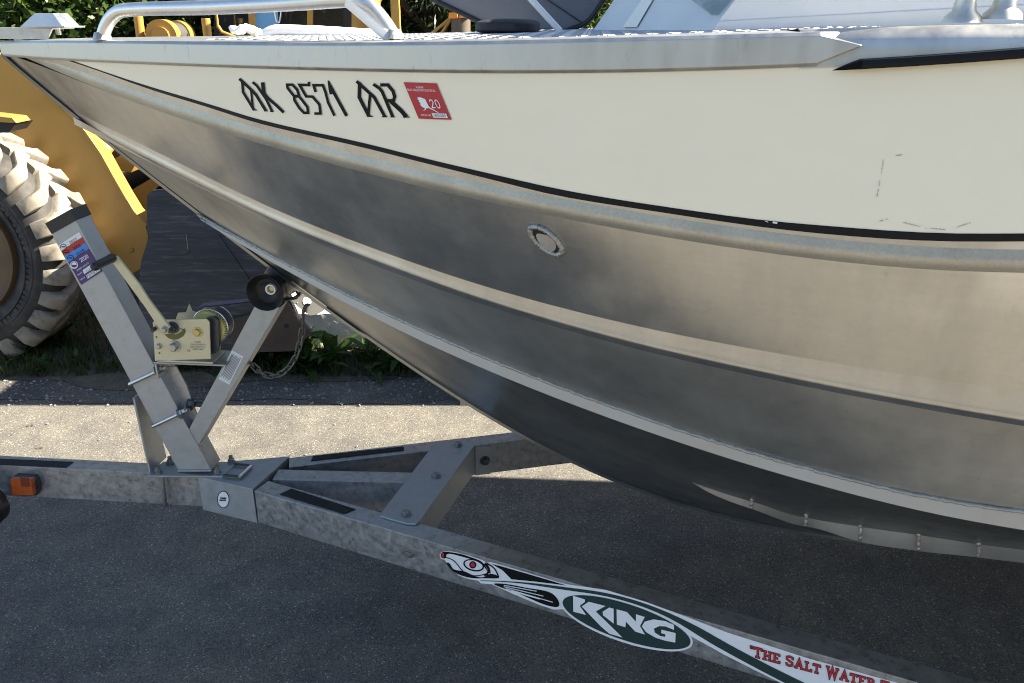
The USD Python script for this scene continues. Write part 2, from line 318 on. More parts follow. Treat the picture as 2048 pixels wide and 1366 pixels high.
def stones(n, fx, r0, r1, seed):
    r = np.random.default_rng(seed); base = trimesh.creation.icosahedron(); out_v, out_f = [], []
    for i in range(n):
        x, y, z = fx(r); s = r0 + (r1 - r0) * r.random() ** 3
        v = base.vertices * (s * (.6 + .8 * r.random((12, 1)))) * [1, 1, .6]
        a = r.random() * 6.28; R = np.array([[math.cos(a), -math.sin(a), 0], [math.sin(a), math.cos(a), 0], [0, 0, 1]])
        out_v.append(v @ R.T + [x, y, z + s * .25]); out_f.append(base.faces + 12 * i)
    return trimesh.Trimesh(np.vstack(out_v), np.vstack(out_f), process=False)
obj('loose_gravel', stones(1700, lambda r: (-3.4 + 3.6 * r.random(), 4.05 + .42 * r.random() ** .8 if r.random() < .97 else 3.4 + .9 * r.random(), .004), 0.0018, .010, 5), 'stone_grey', smooth=False, kind='stuff',
    label='loose pale stones scattered along the gravel edge', cat='gravel')
obj('asphalt_grit', stones(500, lambda r: (-2.6 + 5 * r.random(), 1.7 + 2.0 * r.random(), 0), .0012, .004, 6), 'stone_grey', smooth=False, kind='stuff', label='tiny bits of grit lying on the asphalt', cat='grit')

for x_, y_, lb_ in ((79, 897, 'dry brown leaf lying on the sunlit asphalt above the marker light'), (61, 852, 'smaller dry leaf lying on the sunlit asphalt near the gravel')):
    c = onz(x_, y_, .002); a = np.linspace(0, 2 * np.pi, 12, endpoint=False); R_ = np.c_[.017 * np.cos(a), .008 * np.sin(a), .006 * np.cos(a) ** 2 + .004 * np.sin(a)]
    V = np.vstack([c[None] + [0, 0, .002], c + R_]); obj('dry_leaf', trimesh.Trimesh(V, [[0, 1 + k, 1 + (k + 1) % 12] for k in range(12)], process=False), 'bark', smooth=False, label=lb_, cat='leaf')

# grass and weeds on the verge
def blades(n, fx, h0, h1, w, seed, bend=.5):
    r = np.random.default_rng(seed); b = np.array([fx(r) for _ in range(n)]); h = h0 + (h1 - h0) * r.random(n) ** 2
    a = r.random(n) * 6.28; d = np.c_[np.cos(a), np.sin(a), 0 * a]; s = np.c_[-np.sin(a), np.cos(a), 0 * a] * (w * (.6 + .8 * r.random(n)))[:, None]
    k = (bend * r.random(n))[:, None]
    m1 = b + d * h[:, None] * k * .35 + np.c_[0 * h, 0 * h, h * .6]; tip = b + d * h[:, None] * k + np.c_[0 * h, 0 * h, h * (1 - .3 * k[:, 0])]
    V = np.stack([b - s, b + s, m1 - s * .7, m1 + s * .7, tip], 1).reshape(-1, 3); i = np.arange(n)[:, None] * 5
    F = np.vstack([i + [0, 1, 3], i + [0, 3, 2], i + [2, 3, 4]]); return trimesh.Trimesh(V, F, process=False)
def gpos(r):
    y = 4.42 + 1.5 * r.random() ** 1.5; x = -4.6 + 5.2 * r.random(); return x, y, .01 + min(.05, (y - 4.36) * .2)
obj('grass', blades(15000, gpos, .02, .13, .003, 11, 1.0), 'leaf_grass', smooth=False, kind='stuff', label='low rough grass growing along the verge', cat='grass')
def leaf(base, d, L, W, droop, r):
    """a broad leaf of 8 triangles, folded a little along its rib"""
    d = d / np.linalg.norm(d); s = np.cross(d, [0, 0, 1]); s = s / (np.linalg.norm(s) + 1e-9); t = np.array([0, .25, .6, 1.]); w = np.array([.12, .85, .8, .0]) * W
    c = base + d * (t * L)[:, None] - np.array([0, 0, 1]) * (droop * L * t ** 2)[:, None]
    V = np.vstack([c, c + s * w[:, None] + [0, 0, .15 * W], c - s * w[:, None] + [0, 0, .15 * W]]); F = []
    for k in range(3): F += [[k, k + 1, 5 + k], [k, 5 + k, 4 + k], [k, 8 + k, 9 + k], [k, 9 + k, k + 1]]
    return V, np.array(F)
def weed(x, y, h, seed, nl=16):
    r = np.random.default_rng(seed); V, F, o = [], [], 0
    for i in range(nl):
        a = r.random() * 6.28; el = .5 + .9 * r.random(); d = np.array([math.cos(a) * math.cos(el), math.sin(a) * math.cos(el), math.sin(el)])
        v, f = leaf(np.array([0, 0, .02 + h * .5 * r.random() ** 2]), d, h * (.45 + .5 * r.random()), h * (.07 + .06 * r.random()), .25 + .4 * r.random(), r)
        V.append(v); F.append(f + o); o += len(v)
    return trimesh.Trimesh(np.vstack(V) + [x, y, 0], np.vstack(F), process=False)
wr = np.random.default_rng(23); wl = []
for i in range(95):
    x = -1.95 + 1.6 * wr.random() if i < 70 else -4.2 + 2.6 * wr.random(); wl.append(weed(x, 4.46 + .55 * wr.random() ** 1.5, .09 + .17 * wr.random(), 100 + i, 16))
obj('weeds', cat_(*wl), 'leaf_weed', smooth=False, kind='stuff', label='broad leaved weeds growing thick around the white block', cat='weeds')
wl = [weed(-.98 + dx, 4.52 + dy, h, 900 + i, 13) for i, (dx, dy, h) in enumerate([(-.30, .02, .46), (-.12, .05, .42), (.1, .04, .36), (-.42, .1, .3), (.3, .08, .36)])]

# ------------------------------------------------------------------ hull lines, read off the photograph on the boat's own half-breadths
U0 = onv(3, 100, 0)[0]
bA = PI([-1, 0, .2, .45, 1.0, 1.55, 1.9, 2.4, 3, 4, 6, 9], [-.6, 0, .13, .27, .55, .80, .92, 1.05, 1.14, 1.22, 1.26, 1.26])
bM = PI([-1, .17, .3, .45, .62, .92, 1.2, 1.55, 1.9, 2.4, 3, 4, 6, 9], [-.5, 0, .075, .15, .235, .385, .505, .66, .80, .955, 1.06, 1.15, 1.19, 1.19])
bC = PI([-1, .52, .65, .85, 1.07, 1.3, 1.55, 1.8, 2.1, 2.5, 3, 4, 6, 9], [-.6, 0, .045, .13, .24, .36, .48, .59, .71, .85, .97, 1.07, 1.11, 1.11])
def trace(pts, b, deg, s_end=6.2, s_start=None):
    """-> z(s) smoothed, carried on aft with the slope fading out"""
    S, Zv = [], []
    for p in pts:
        s = .6
        for _ in range(160): s = .6 * s + .4 * (onv(*p, -max(float(b(s)), 0))[0] - U0)
        S.append(s); Zv.append(onv(*p, -max(float(b(s)), 0))[2])
    S, Zv = np.array(S), np.array(Zv); c = np.polyfit(S, Zv, deg); sm = S.max() - .05; lo = S.min(); sl = np.polyval(np.polyder(c), sm); z1 = np.polyval(c, sm)
    def f(s):
        s = np.asarray(s, float); e = np.maximum(s - sm, 0)
        return np.where(s <= sm, np.polyval(c, np.clip(s, min(lo, s.min()), sm)), z1 + sl * .7 * (1 - np.exp(-e / .7)))
    return f
PXL = dict(
 At=[(3,83),(100,82),(240,82),(500,83),(600,83),(800,84.5),(1000,84),(1100,83),(1220,77),(1350,69),(1486,61),(1629,59),(1734,68),(1870,62),(2048,53)],
 Ab=[(10,112),(100,121),(240,126),(500,136),(600,138),(1000,148),(1100,149),(1220,147),(1486,137),(1629,131),(1700,128),(1870,119),(2048,107)],
 K=[(103,124),(162,151),(220,171),(276,189),(364,222),(451,253),(539,277),(627,300),(734,328),(852,354.5),(969,381),(1153,427),(1248,441),(1404,462),(1560,484),(1717,505),(1834,517),(2048,521)],
 M1=[(141,217),(217,256),(305,303),(393,347),(481,385),(569,423),(700,473),(739,495),(886,546),(1032,600),(1179,639),(1248,644),(1404,666),(1560,703),(1717,740),(1873,761),(2048,783)],
 M2=[(153,237),(264,296),(334,332),(393,362),(481,405.6),(569,441),(700,490),(739,515),(886,570),(1032,619),(1130,653),(1203,668),(1248,673),(1404,697),(1560,742),(1717,785),(1873,808),(2048,832)],
 C1=[(405,431),(461,470),(564,519),(642,568),(739,607),(886,673),(1032,739),(1179,800),(1248,822),(1322,850),(1404,875),(1519,908),(1738,963),(2048,1025)],
 C2=[(410,445),(510,505),(622,563),(652,592),(739,634),(837,673),(935,719),(1081,785),(1179,824),(1300,868),(1483,925),(1665,976),(1848,1020),(2048,1062)])
bK = lambda s: .975 * bA(np.maximum(s - .025, 0)); bM2 = lambda s: bM(s) - .003; bC2 = lambda s: bC(s) + .006
zAt, zAb, zK = trace(PXL['At'], bA, 4), trace(PXL['Ab'], bA, 4), trace(PXL['K'], bK, 5)
zM1, zM2, zC1, zC2 = trace(PXL['M1'], bM, 4), trace(PXL['M2'], bM2, 4), trace(PXL['C1'], bC, 4), trace(PXL['C2'], bC2, 4)
stem_px = [(28,120),(100,190),(141,222),(173,250),(211,277),(276,323.6),(334,373),(402,429),(532,514),(593,566),(642,609),(720,663),(788,712),(886,778),(984,839),(1081,888),(1179,932),(1300,983),(1391,1018),(1483,1043.6),(1629,1065.5)]
st_ = np.array([[onv(*p, 0)[0] - U0, onv(*p, 0)[2]] for p in stem_px]); cst = np.polyfit(st_[:, 0], st_[:, 1], 5)
def zS(s):
    s = np.asarray(s, float); sm = 2.35; e = np.maximum(s - sm, 0); sl = np.polyval(np.polyder(cst), sm)
    return np.where(s <= sm, np.polyval(cst, np.minimum(s, sm)), np.polyval(cst, sm) + sl * .5 * (1 - np.exp(-e / .5)))
SE, NT = 6.0, 130
tt = np.linspace(0, 1, NT) ** 1.6
def line(s0, b, z, side=-1, off=0., dz=0., zstem=True):
    s = s0 + (SE - s0) * tt; bb = np.maximum(b(s) + off * np.clip((s - s0) / .12, 0, 1), 0); zz = z(s) + dz
    return np.array([T(U0 + a, side * c, d) for a, c, d in zip(s, bb, zz)])
def stemline(s0):
    s = s0 + (SE - s0) * tt; return np.array([T(U0 + a, 0, d) for a, d in zip(s, zS(s))])
def loft(a, b, n=2, bulge=0.):
    w = np.linspace(0, 1, n)[:, None, None]; Pa = a[None] * (1 - w) + b[None] * w; return Pa
def to_stem(Pa):
    """draw the leading edge of a patch on to the stem curve"""
    ss = np.linspace(0, 2.6, 800); zz = zS(ss); Pa = Pa.copy()
    for i in range(len(Pa)):
        p = Pa[i, 0]; s_ = float(np.interp(-p[2], -zz, ss)); d = T(U0 + s_, 0, p[2]) - p
        Pa[i] += d[None] * np.exp(-np.linspace(0, 1, NT) ** 1.6 * SE / .10)[:, None]
    return Pa
def side_mesh(rows, side):
    m = grid(np.stack(rows, 0) if isinstance(rows, list) else rows)
    return m
def facing(m, d):
    if (m.face_normals * m.area_faces[:, None]).sum(0) @ d < 0: m.invert()
    return m
s0K, s0M, s0C = .06, .17, .52
boat = thing('aluminium_boat', 'aluminium boat with cream painted sides and registration AK 8571 AR standing on a trailer', 'boat')
near_v, far_v = -NV, NV
Ls = {}
for side in (-1, 1):
    dirn = NV * side - np.array([0, 0, .3])
    Atop = line(0, bA, zAb, side, -.028, +.03); Kl = line(s0K, bK, zK, side); 
    Ls[side] = dict(A=line(0, bA, zAb, side, -.006, +.012), K=Kl)
    up = to_stem(loft(Ls[side]['A'], Kl, 5))
    obj('upper_side_plate', facing(grid(up), dirn), 'hull_aluminium', boat, smooth=True)
    # middle plate: bead to strake, then the pressed strake itself, its underside, and the lower plate down to the chine
    M1l, M2l = line(s0M, bM, zM1, side), line(s0M + .01, bM2, zM2, side)
    Kb = line(s0K, bK, zK, side, -.0055, -.0205)
    mid = to_stem(loft(Kb, M1l, 9))
    obj('middle_side_plate', facing(grid(mid), dirn), 'hull_aluminium', boat, smooth=True)
    m2 = lambda off, dz: line(s0M + .011, bM2, zM2, side, off, dz)
    Msh = [M1l, M1l * .5 + m2(.0015, .008) * .5, m2(.0025, .010), m2(.004, .004), m2(.0042, -.001), m2(.002, -.007), m2(-.004, -.014), m2(-.0095, -.021)]
    obj('spray_strake', facing(grid(to_stem(np.stack(Msh, 0))), dirn), 'hull_aluminium', boat, smooth=True)
    M2i = Msh[-1]; C1l = line(s0C, bC, zC1, side)
    obj('strake_underside', facing(grid(np.stack([M2l, M2i], 0)), dirn), 'hull_aluminium', boat, smooth=True)
    obj('lower_side_plate', facing(grid(to_stem(loft(M2i, C1l, 9))), dirn), 'lower_aluminium', boat, smooth=True)
    C1o, C2l = line(s0C, bC, zC1, side, .004), line(s0C + .01, bC2, zC2, side)
    obj('chine_strip', facing(grid(np.stack([C1l, C1o, C2l], 0)), dirn), 'chine_aluminium', boat, smooth=30)
    C2i = line(s0C + .01, bC2, zC2, side, -.012, 0.004); KE = stemline(s0C + .01)
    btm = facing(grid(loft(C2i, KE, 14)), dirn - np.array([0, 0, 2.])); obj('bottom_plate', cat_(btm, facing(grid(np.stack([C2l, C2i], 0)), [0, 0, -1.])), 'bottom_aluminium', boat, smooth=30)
    if side < 0: UPP, BTM, MID, LOW = up, btm, mid, loft(M2i, C1l, 9)
    # rolled bead along the knuckle
    kb_ = lambda off, dz: line(s0K, bK, zK, side, off, dz)
    obj('knuckle_bead', facing(grid(np.stack([kb_(.0, .030), kb_(.0022, .014), kb_(.0042, .005), kb_(.0048, .0), kb_(.0035, -.006), kb_(-.0005, -.013), kb_(-.006, -.021)], 0)), dirn), 'bead_aluminium', boat, smooth=True)
    # the chine's weld
    wl_ = C1l[:int(NT * .86)] + NV * side * .004 + [0, 0, .002]; q = PI(np.linspace(0, 1, len(wl_)), wl_)(np.linspace(0, 1, 900))
    q = q + rng.normal(0, .0007, q.shape); obj('weld_seam', tube(q, .0042 + .0015 * rng.random(900), 6), 'weld_bead', boat, smooth=True)
# stem and keel bar
ks = np.r_[np.linspace(.0, 2.6, 90), np.linspace(2.7, SE, 20)]; kb = []
prof = np.array([[-.006, .006], [-.006, -.006], [.006, -.006], [.006, .006]])
rows = [[T(U0 + s, a, float(zS(s)) + b - (.006 if s < 1 else .0)) for a, b in prof] for s in ks]
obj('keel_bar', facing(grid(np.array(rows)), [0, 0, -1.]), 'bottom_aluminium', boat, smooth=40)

# gunwale: the fore guard (a box section ending in a bevelled tip), the plain gunwale aft of it
def P3(s, b, z, side=-1): return T(U0 + s, side * b, z)
tipS = onv(1724, 91, -float(bA(2.12)))[0] - U0
for side in (-1, 1):
    s = np.linspace(0.0, 2.045, 70); o, i_ = bA(s) + .004, np.maximum(bA(s) - .034, 0)
    ru = np.clip((s - .0) / .03, 0, 1)
    def ln(b, z): return np.array([P3(a, c, d, side) for a, c, d in zip(s, b, z)])
    zt, zb = zAt(s), zAb(s); zt = zt + .0; rad = .006
    rows = [ln(i_, zb + .006), ln(np.maximum(o - rad, 0), zb), ln(o, zb + rad), ln(o, zt - rad), ln(np.maximum(o - rad, 0), zt), ln(np.maximum(o - .05, 0), zt + .001)]
    g = facing(grid(np.stack(rows, 0)), NV * side)
    e = [r[-1] for r in rows]; so = 2.045
    zt1, zb1 = float(zAt(so)), float(zAb(so)); zm = onv(1724, 91, -float(bA(tipS)))[2]
    tip_o, tip_i = P3(tipS, float(bA(tipS)) + .002, zm, side), P3(tipS + .015, float(bA(tipS)) - .036, zm + .006, side)
    up_i, lo_i = P3(so + .06, float(bA(so + .06)) - .036, zt1 + .001, side), P3(so + .045, float(bA(so)) - .036, zb1 + .004, side)
    up_o, lo_o = e[3], e[2]
    V = np.array([up_o, lo_o, tip_o, tip_i, up_i, lo_i, e[4], e[5], e[1], e[0]])
    Fq = [[0, 1, 2], [0, 2, 3], [0, 3, 4], [6, 0, 4], [7, 6, 4], [1, 5, 2], [2, 5, 3], [8, 5, 1], [9, 5, 8]]
    cap = trimesh.Trimesh(V, Fq, process=False); cap2 = trimesh.Trimesh(V, [f[::-1] for f in Fq], process=False)
    cap = cap if cap.face_normals[0] @ (NV * side) > 0 else cap2
    obj('gunwale_guard', cat_(g, cap), 'guard_aluminium', boat, smooth=25)
    # aft gunwale: rolled top and flat face, a black rubbing strip under it
    s = np.linspace(2.02, SE, 60); b = bA(s) - .003; zt, zb = zAt(s) - .004, zAb(s) - .002
    ang = np.linspace(0, np.pi / 2, 7); rr = .034
    rows = [ln(b, zb)] + [ln(b - rr * (1 - np.cos(a)), zt - rr * .75 + rr * np.sin(a)) for a in ang] + [ln(b - .30, zt + .004)]
    obj('aft_gunwale', facing(grid(np.stack(rows, 0)), NV * side + [0, 0, .5]), 'guard_aluminium', boat, smooth=40)
    s = np.linspace(2.105, SE, 60); b = bA(s) + .003; zb = zAb(s) - .002
    zr = [ln(b - .01, zb + .010), ln(b + .006, zb + .008), ln(b + .008, zb + .001), ln(b + .006, zb - .005), ln(b - .012, zb - .006)]
    e0 = [q[0] for q in zr]; t0 = P3(2.065, float(bA(2.065)) + .006, float(zAb(2.065)) - .007, side)
    capm = trimesh.Trimesh(np.array([t0] + e0), [[0, k, k + 1] for k in range(1, 5)] + [[0, k + 1, k] for k in range(1, 5)], process=False)
    obj('rubber_strip', cat_(facing(grid(np.stack(zr, 0)), NV * side), capm), 'stripe_black', boat, smooth=30)

# foredeck
s = np.linspace(.02, 2.06, 60); cols = np.linspace(-1, 1, 25)
Pa = np.array([[P3(a, -c * max(float(bA(a)) - .045, .002), float(zAt(a)) + .001 + .002 * (1 - c * c)) for c in cols] for a in s])
obj('foredeck', facing(grid(Pa), [0, 0, 1.]), 'tread_aluminium', boat, smooth=True)
tr = []; lz = trimesh.creation.box(extents=(.022, .006, .0014)); lz.vertices[lz.vertices[:, 2] > 0] *= [.8, .5, 1]
for i in range(72):
    for j in range(64):
        sx, bx = .75 + i * .02 + (j % 2) * .01, -.99 + j * .031
        if abs(bx) > float(bA(sx)) - .12: continue
        c = -bx / max(float(bA(sx)), .1); z = float(zAt(sx)) + .001 + .002 * (1 - c * c)
        m_ = lz.copy(); m_.apply_transform(trimesh.transformations.rotation_matrix(.8 if (i + j) % 2 else -.8, [0, 0, 1])); m_.apply_translation(P3(sx, -bx, z + .0005)); tr.append(m_)
p = obj('tread_bars', cat_(*tr), 'tread_aluminium', boat, smooth=False, kind='stuff')

# paint and black stripe on the upper plate
Apx, Kpx = UPP[0], UPP[-1]
def proj(p):
    q = p - C0; z = q @ FW; return np.stack([1024 + FPX * q[..., 0] / z, 683 - FPX * (q @ UP) / z], -1)
S_top = PI([100,155,293,439,500,600,705,881,1000,1100,1256,1443,1512,1639,1834,1950,2048,2600], [106,125,171,214,234,258,280,324,351,375,402,429,440,449,464.5,467,466.4,455])
S_bot = PI([100,190,293,439,500,600,705,881,1000,1100,1256,1443,1512,1639,1834,1950,2048,2600], [110,139,176,221,241.7,266,289,333.5,362,389,413.5,442,452.5,466,480,482.5,482,472])
def w_on(curve):
    out = []
    for k in range(NT):
        ws = np.linspace(0, 1, 60); pp = Apx[k] * (1 - ws[:, None]) + Kpx[k] * ws[:, None]; xy = proj(pp)
        if xy[0, 0] > 2500 or (pp[0] - C0) @ FW < .3: out.append(out[-1]); continue
        d = xy[:, 1] - curve(np.clip(xy[:, 0], 100, 2600)); k2 = np.argmax(d > 0) if (d > 0).any() else 59
        out.append(0. if k2 == 0 else float(np.interp(0, d[k2 - 1:k2 + 1], ws[k2 - 1:k2 + 1])))
    return np.array(out)
wT, wB = w_on(S_top), w_on(S_bot)
from scipy.ndimage import gaussian_filter1d as gf
wT, wB = gf(wT, 1.2), gf(wB, 1.2)
ok = np.nonzero((wT > .03))[0][0]
def upper_pt(k, w, side, off): 
    a, kk = Ls[side]['A'][k], Ls[side]['K'][k]; return a * (1 - w) + kk * w + NV * side * off
for side in (-1, 1):
    kr = range(max(ok - 1, 0), NT)
    Pa = np.array([[upper_pt(k, w, side, .0015) for k in kr] for w in np.linspace(0, 1, 7)])
    Pa = np.array([[upper_pt(k, w * wT[k], side, .002) for k in kr] for w in np.linspace(0, 1, 7)])
    obj('painted_side', facing(grid(Pa), NV * side), 'hull_paint', boat, smooth=True)
    Pa = np.array([[upper_pt(k, wT[k] + (wB[k] - wT[k]) * w, side, .0032) for k in kr] for w in (0, .5, 1)])
    obj('black_stripe', facing(grid(Pa), NV * side), 'stripe_black', boat, smooth=True)

# ray on to a lofted patch of the near side
def hit_patch(Pa):
    m = grid(Pa); tri = m.vertices[m.faces]; e1, e2 = tri[:, 1] - tri[:, 0], tri[:, 2] - tri[:, 0]
    def f(x, y, off=0.):
        d = ray(x, y); h = np.cross(d, e2); a = (e1 * h).sum(1); a = np.where(abs(a) < 1e-14, 1e-14, a); s_ = C0 - tri[:, 0]; u = (s_ * h).sum(1) / a
        q_ = np.cross(s_, e1); v = (q_ @ d) / a; t = (e2 * q_).sum(1) / a; good = (u > -1e-4) & (v > -1e-4) & (u + v < 1.0002) & (t > 0)
        if not good.any(): return None
        k = np.nonzero(good)[0][np.argmin(t[good])]; n = np.cross(e1[k], e2[k]); n /= np.linalg.norm(n)
        if n @ d > 0: n = -n
        return C0 + d * t[k] + n * off
    return f
on_up = hit_patch(UPP); on_mid = hit_patch(MID); on_btm = hit_patch(loft(line(s0C + .01, bC2, zC2, -1, -.012, .004), stemline(s0C + .01), 14)); on_low = hit_patch(LOW)
def zoomed(f, x0, y0, k, off): return lambda x, y: f(x0 + x / k, y0 + y / k, off)
# registration letters
zf = zoomed(on_up, 460, 140, 5.389, .0035); W = 25
LET = [
 [([(112, 92), (150, 125), (235, 205), (290, 262), (400, 440)], 27, 0), ([(143, 110), (152, 235), (272, 430)], 25, 0), ([(238, 215), (262, 428)], 20, 0), ([(255, 428), (302, 428)], 10, 0), ([(378, 437), (418, 438)], 10, 0)],
 [([(255, 128), (300, 165), (400, 310), (465, 442)], 24, 0), ([(364, 130), (375, 235), (392, 290)], 36, 0), ([(385, 258), (420, 300), (530, 395), (590, 455)], 28, 0), ([(445, 444), (482, 444)], 10, 0)],
 [([(628, 155), (684, 155), (735, 210), (757, 278), (700, 278), (632, 190)], 25, 1), ([(704, 282), (757, 282), (845, 395), (853, 458), (808, 458), (757, 405), (706, 322)], 25, 1)],
 [([(862, 125), (862, 160), (760, 157), (832, 282), (900, 284), (975, 370), (987, 466), (920, 466)], 25, 0)],
 [([(935, 235), (912, 162), (1012, 162), (1040, 235), (1070, 350), (1138, 490)], 25, 0)],
 [([(1102, 258), (1090, 200), (1085, 158), (1268, 492)], 30, 0)],
 [([(1375, 118), (1410, 150), (1500, 232), (1565, 290), (1680, 500)], 30, 0), ([(1408, 130), (1404, 290), (1508, 495)], 34, 0), ([(1522, 245), (1500, 495)], 26, 0), ([(1485, 496), (1550, 496)], 11, 0), ([(1648, 500), (1706, 500)], 11, 0)],
 [([(1555, 150), (1622, 195), (1650, 230), (1765, 502)], 30, 0), ([(1630, 158), (1712, 158), (1768, 225), (1785, 285), (1772, 328), (1695, 328)], 32, 0), ([(1745, 335), (1860, 440), (1912, 502)], 40, 0), ([(1740, 502), (1785, 502)], 11, 0), ([(1875, 503), (1945, 504)], 11, 0)]]
for ch in LET:
    g = unary_union([stroke(p, w * 1.1, c) for p, w, c in ch]); obj('registration_letter', sheet(g, zf, 60), 'vinyl_black', boat, smooth=False)
# red registration decal
zf = lambda off: zoomed(on_up, 780, 140, 11.38, off)
sk = lambda x, y: (330 + x + y * .415, 270 + y + x * .035)        # the decal's own leaning frame, 750 x 830
def skew(g): return affinity.affine_transform(g, [1, .415, .035, 1, 330, 270])
dec = obj('registration_decal', sheet(skew(shapely.box(0, 0, 750, 830)), zf(.0035), 150), 'vinyl_red', boat, smooth=False)
def put(text, x, y, h, w=None, bold=False):
    g = glyphs(text, h, bold); x0, _, x1, _ = g.bounds; kx = (w / (x1 - x0)) if w else 1.
    return affinity.affine_transform(g, [kx, 0, 0, -1, x - x0 * kx, y])
ak = [(60,8),(120,2),(170,20),(215,40),(228,200),(245,232),(300,262),(345,300),(390,330),(400,350),(370,340),(320,305),(270,275),(235,258),(200,238),(178,255),(160,240),(150,262),(125,290),(90,300),(40,308),(110,280),(118,250),(95,238),(70,215),(55,195),(62,175),(40,160),(75,140),(60,120),(40,95),(70,92),(60,70),(35,55),(60,40),(45,22)]
wh = [affinity.translate(Polygon(ak).buffer(0), 130, 330), put('20', 420, 570, 195, 210), put('ALASKA', 245, 125, 52, 170), put('BOAT REGISTRATION DECAL', 28, 195, 50, 640), put('DECAL NO', 110, 760, 44, 215), shapely.box(360, 690, 690, 790)]
obj('decal_print', sheet(skew(unary_union(wh)), zf(.0045), 150), 'vinyl_white', dec, smooth=False)
obj('decal_number', sheet(skew(put('LR31309', 392, 768, 62, 270)), zf(.0055), 150), 'vinyl_black', dec, smooth=False)
# scratches
zf = zoomed(on_up, 0, 0, 1.0, .0032); sc = []
for pts, w in [([(1766,318),(1765,330),(1762,346)],3.2), ([(1760,358),(1758,368)],4.), ([(1757,376),(1754,392)],3.), ([(1792,310),(1803,309)],1.6), ([(1760,441),(1774,437)],2.), ([(1808,444),(1838,452)],1.8), ([(1912,454),(1940,444)],1.8), ([(1850,455),(1890,458)],1.0), ([(1532,441.5),(1535,442)],3.), ([(1546,443),(1555,444.5)],3.5)]:
    rs = np.random.default_rng(len(sc) + 40); Ls_ = LineString(pts); fl_ = []
    if w == 3.5: fl_ = [stroke(pts, w)]
    else:
        for _ in range(max(3, int(Ls_.length / 2.2))):
            c_ = Ls_.interpolate(rs.random() * Ls_.length); fl_.append(affinity.rotate(shapely.box(c_.x - 2.2 * rs.random() - .8, c_.y - .75 + .5 * rs.random(), c_.x + 2.2 * rs.random() + .8, c_.y + .55), math.degrees(math.atan2(pts[-1][1] - pts[0][1], pts[-1][0] - pts[0][0])) + rs.normal() * 14))
    sc.append((unary_union(fl_), w))
[obj('paint_scratch', sheet(g, zf, 8), 'scratch_grey', boat, smooth=False) for g, w in sc[:8]]
[obj('stripe_chip', sheet(g, zoomed(on_up, 0, 0, 1., .0045), 8), 'vinyl_white', boat, smooth=False) for g, w in sc[8:]]

# drain spout with its weld ring
zc = on_mid(1093, 480); nrm = on_mid(1093, 480, 1.) - zc
a1 = on_mid(1121, 504) - zc; a1 -= nrm * (a1 @ nrm)
def ring(rx, ry, off, n=48):
    e1 = a1 / np.linalg.norm(a1); e2 = np.cross(nrm, e1); t = np.arange(n) * 2 * np.pi / n
    return zc + nrm * off + np.cos(t)[:, None] * e1 * rx + np.sin(t)[:, None] * e2 * ry
mm = 1.30 / FPX
RX = np.linalg.norm(a1) * 1.06
R1 = ring(RX, RX * .56, .0015, 80); R1 = R1 + rng.normal(0, .0006, R1.shape)
weld = tube(R1, .0058 + .0012 * np.sin(np.arange(80) * 2.6), 8, closed=True)
dr = obj('drain_spout', weld, 'weld_bead', boat, smooth=True)
inner = np.stack([ring(RX * .98, RX * .58, .002), ring(RX * .93, RX * .54, -.05)], 0); inner = np.concatenate([inner, inner[:, :1]], 1)
im = grid(inner); im2 = im.copy(); im2.invert()
# the opening: a dark-bored pipe let into the plate
ex = ring(RX * .95, RX * .56, .0035); cen = zc + nrm * -.0
def disc(R, c): 
    V = np.vstack([c[None], R]); n = len(R); F = [[0, 1 + k, 1 + (k + 1) % n] for k in range(n)]; return facing(trimesh.Trimesh(V, F, process=False), nrm)
slope = (R1.mean(0) - zc)
lowp = ring(RX * .95, RX * .56, .0032); low2 = lowp.copy()
obj('spout_bore', disc(ring(RX * .95, RX * .52, .0030), zc + nrm * .003), 'loader_dark', dr, smooth=False)
h_ = lambda x, y: on_mid(1000 + x / 5.69, 420 + y / 5.69, .0045)
obj('spout_lip', sheet(Polygon(spl([(425, 262), (490, 258), (570, 285), (628, 335), (645, 420), (605, 458), (540, 445), (465, 370)])), h_, 30), 'rail_aluminium', dr, smooth=False)

# lifting strake under the bottom with its welds
su = [(1386,965),(1440,984),(1504,1003),(1618,1036),(1727,1054.5),(1844,1071),(1961,1089),(2048,1100)]; sl_ = [(1386,966),(1440,995),(1504,1018),(1610,1052.7),(1720,1083.7),(1837,1102),(1957,1115),(2048,1126)]
Uu = [on_btm(*p) for p in su]; Ul = []
def loc(p): q = p - OR; return np.array([q @ AX, q @ NV, q[2]])
for (x, y), pu in zip(sl_, Uu): Ul.append(T(*onv(x, y, loc(pu)[1])))
Uu.append(Uu[-1] + (Uu[-1] - Uu[-2]) * 20); Ul.append(Ul[-1] + (Uu[-1] - Uu[-2])); Uu, Ul = np.array(Uu), np.array(Ul)
q = np.linspace(0, 1, 60); ii = np.r_[np.linspace(0, .9, len(Uu) - 1), 1.]
Uu, Ul = PI(ii, Uu)(q), PI(ii, Ul)(q)
In = Ul + NV * .05; obj('lifting_strake', facing(grid(np.stack([Uu + NV * .03 + [0, 0, .02], Uu - NV * .001, Ul, In, Uu + NV * .1], 0)), -NV), 'strake_aluminium', boat, smooth=25)
for x, y0, y1 in [(1504,1000,1018),(1612,1030,1053),(1721,1052,1083),(1837,1069,1102),(1957,1087,1115)]:
    v = loc(on_btm(x, y0))[1]; a, b = T(*onv(x, y0 - 3, v - .004)), T(*onv(x - 1, y1 - 2, v - .004)); q = a + (b - a) * np.linspace(0, 1, 14)[:, None]
    obj('strake_weld', tube(q + rng.normal(0, .0008, q.shape), .0045 + .002 * rng.random(14), 6), 'strake_aluminium', boat, smooth=True)

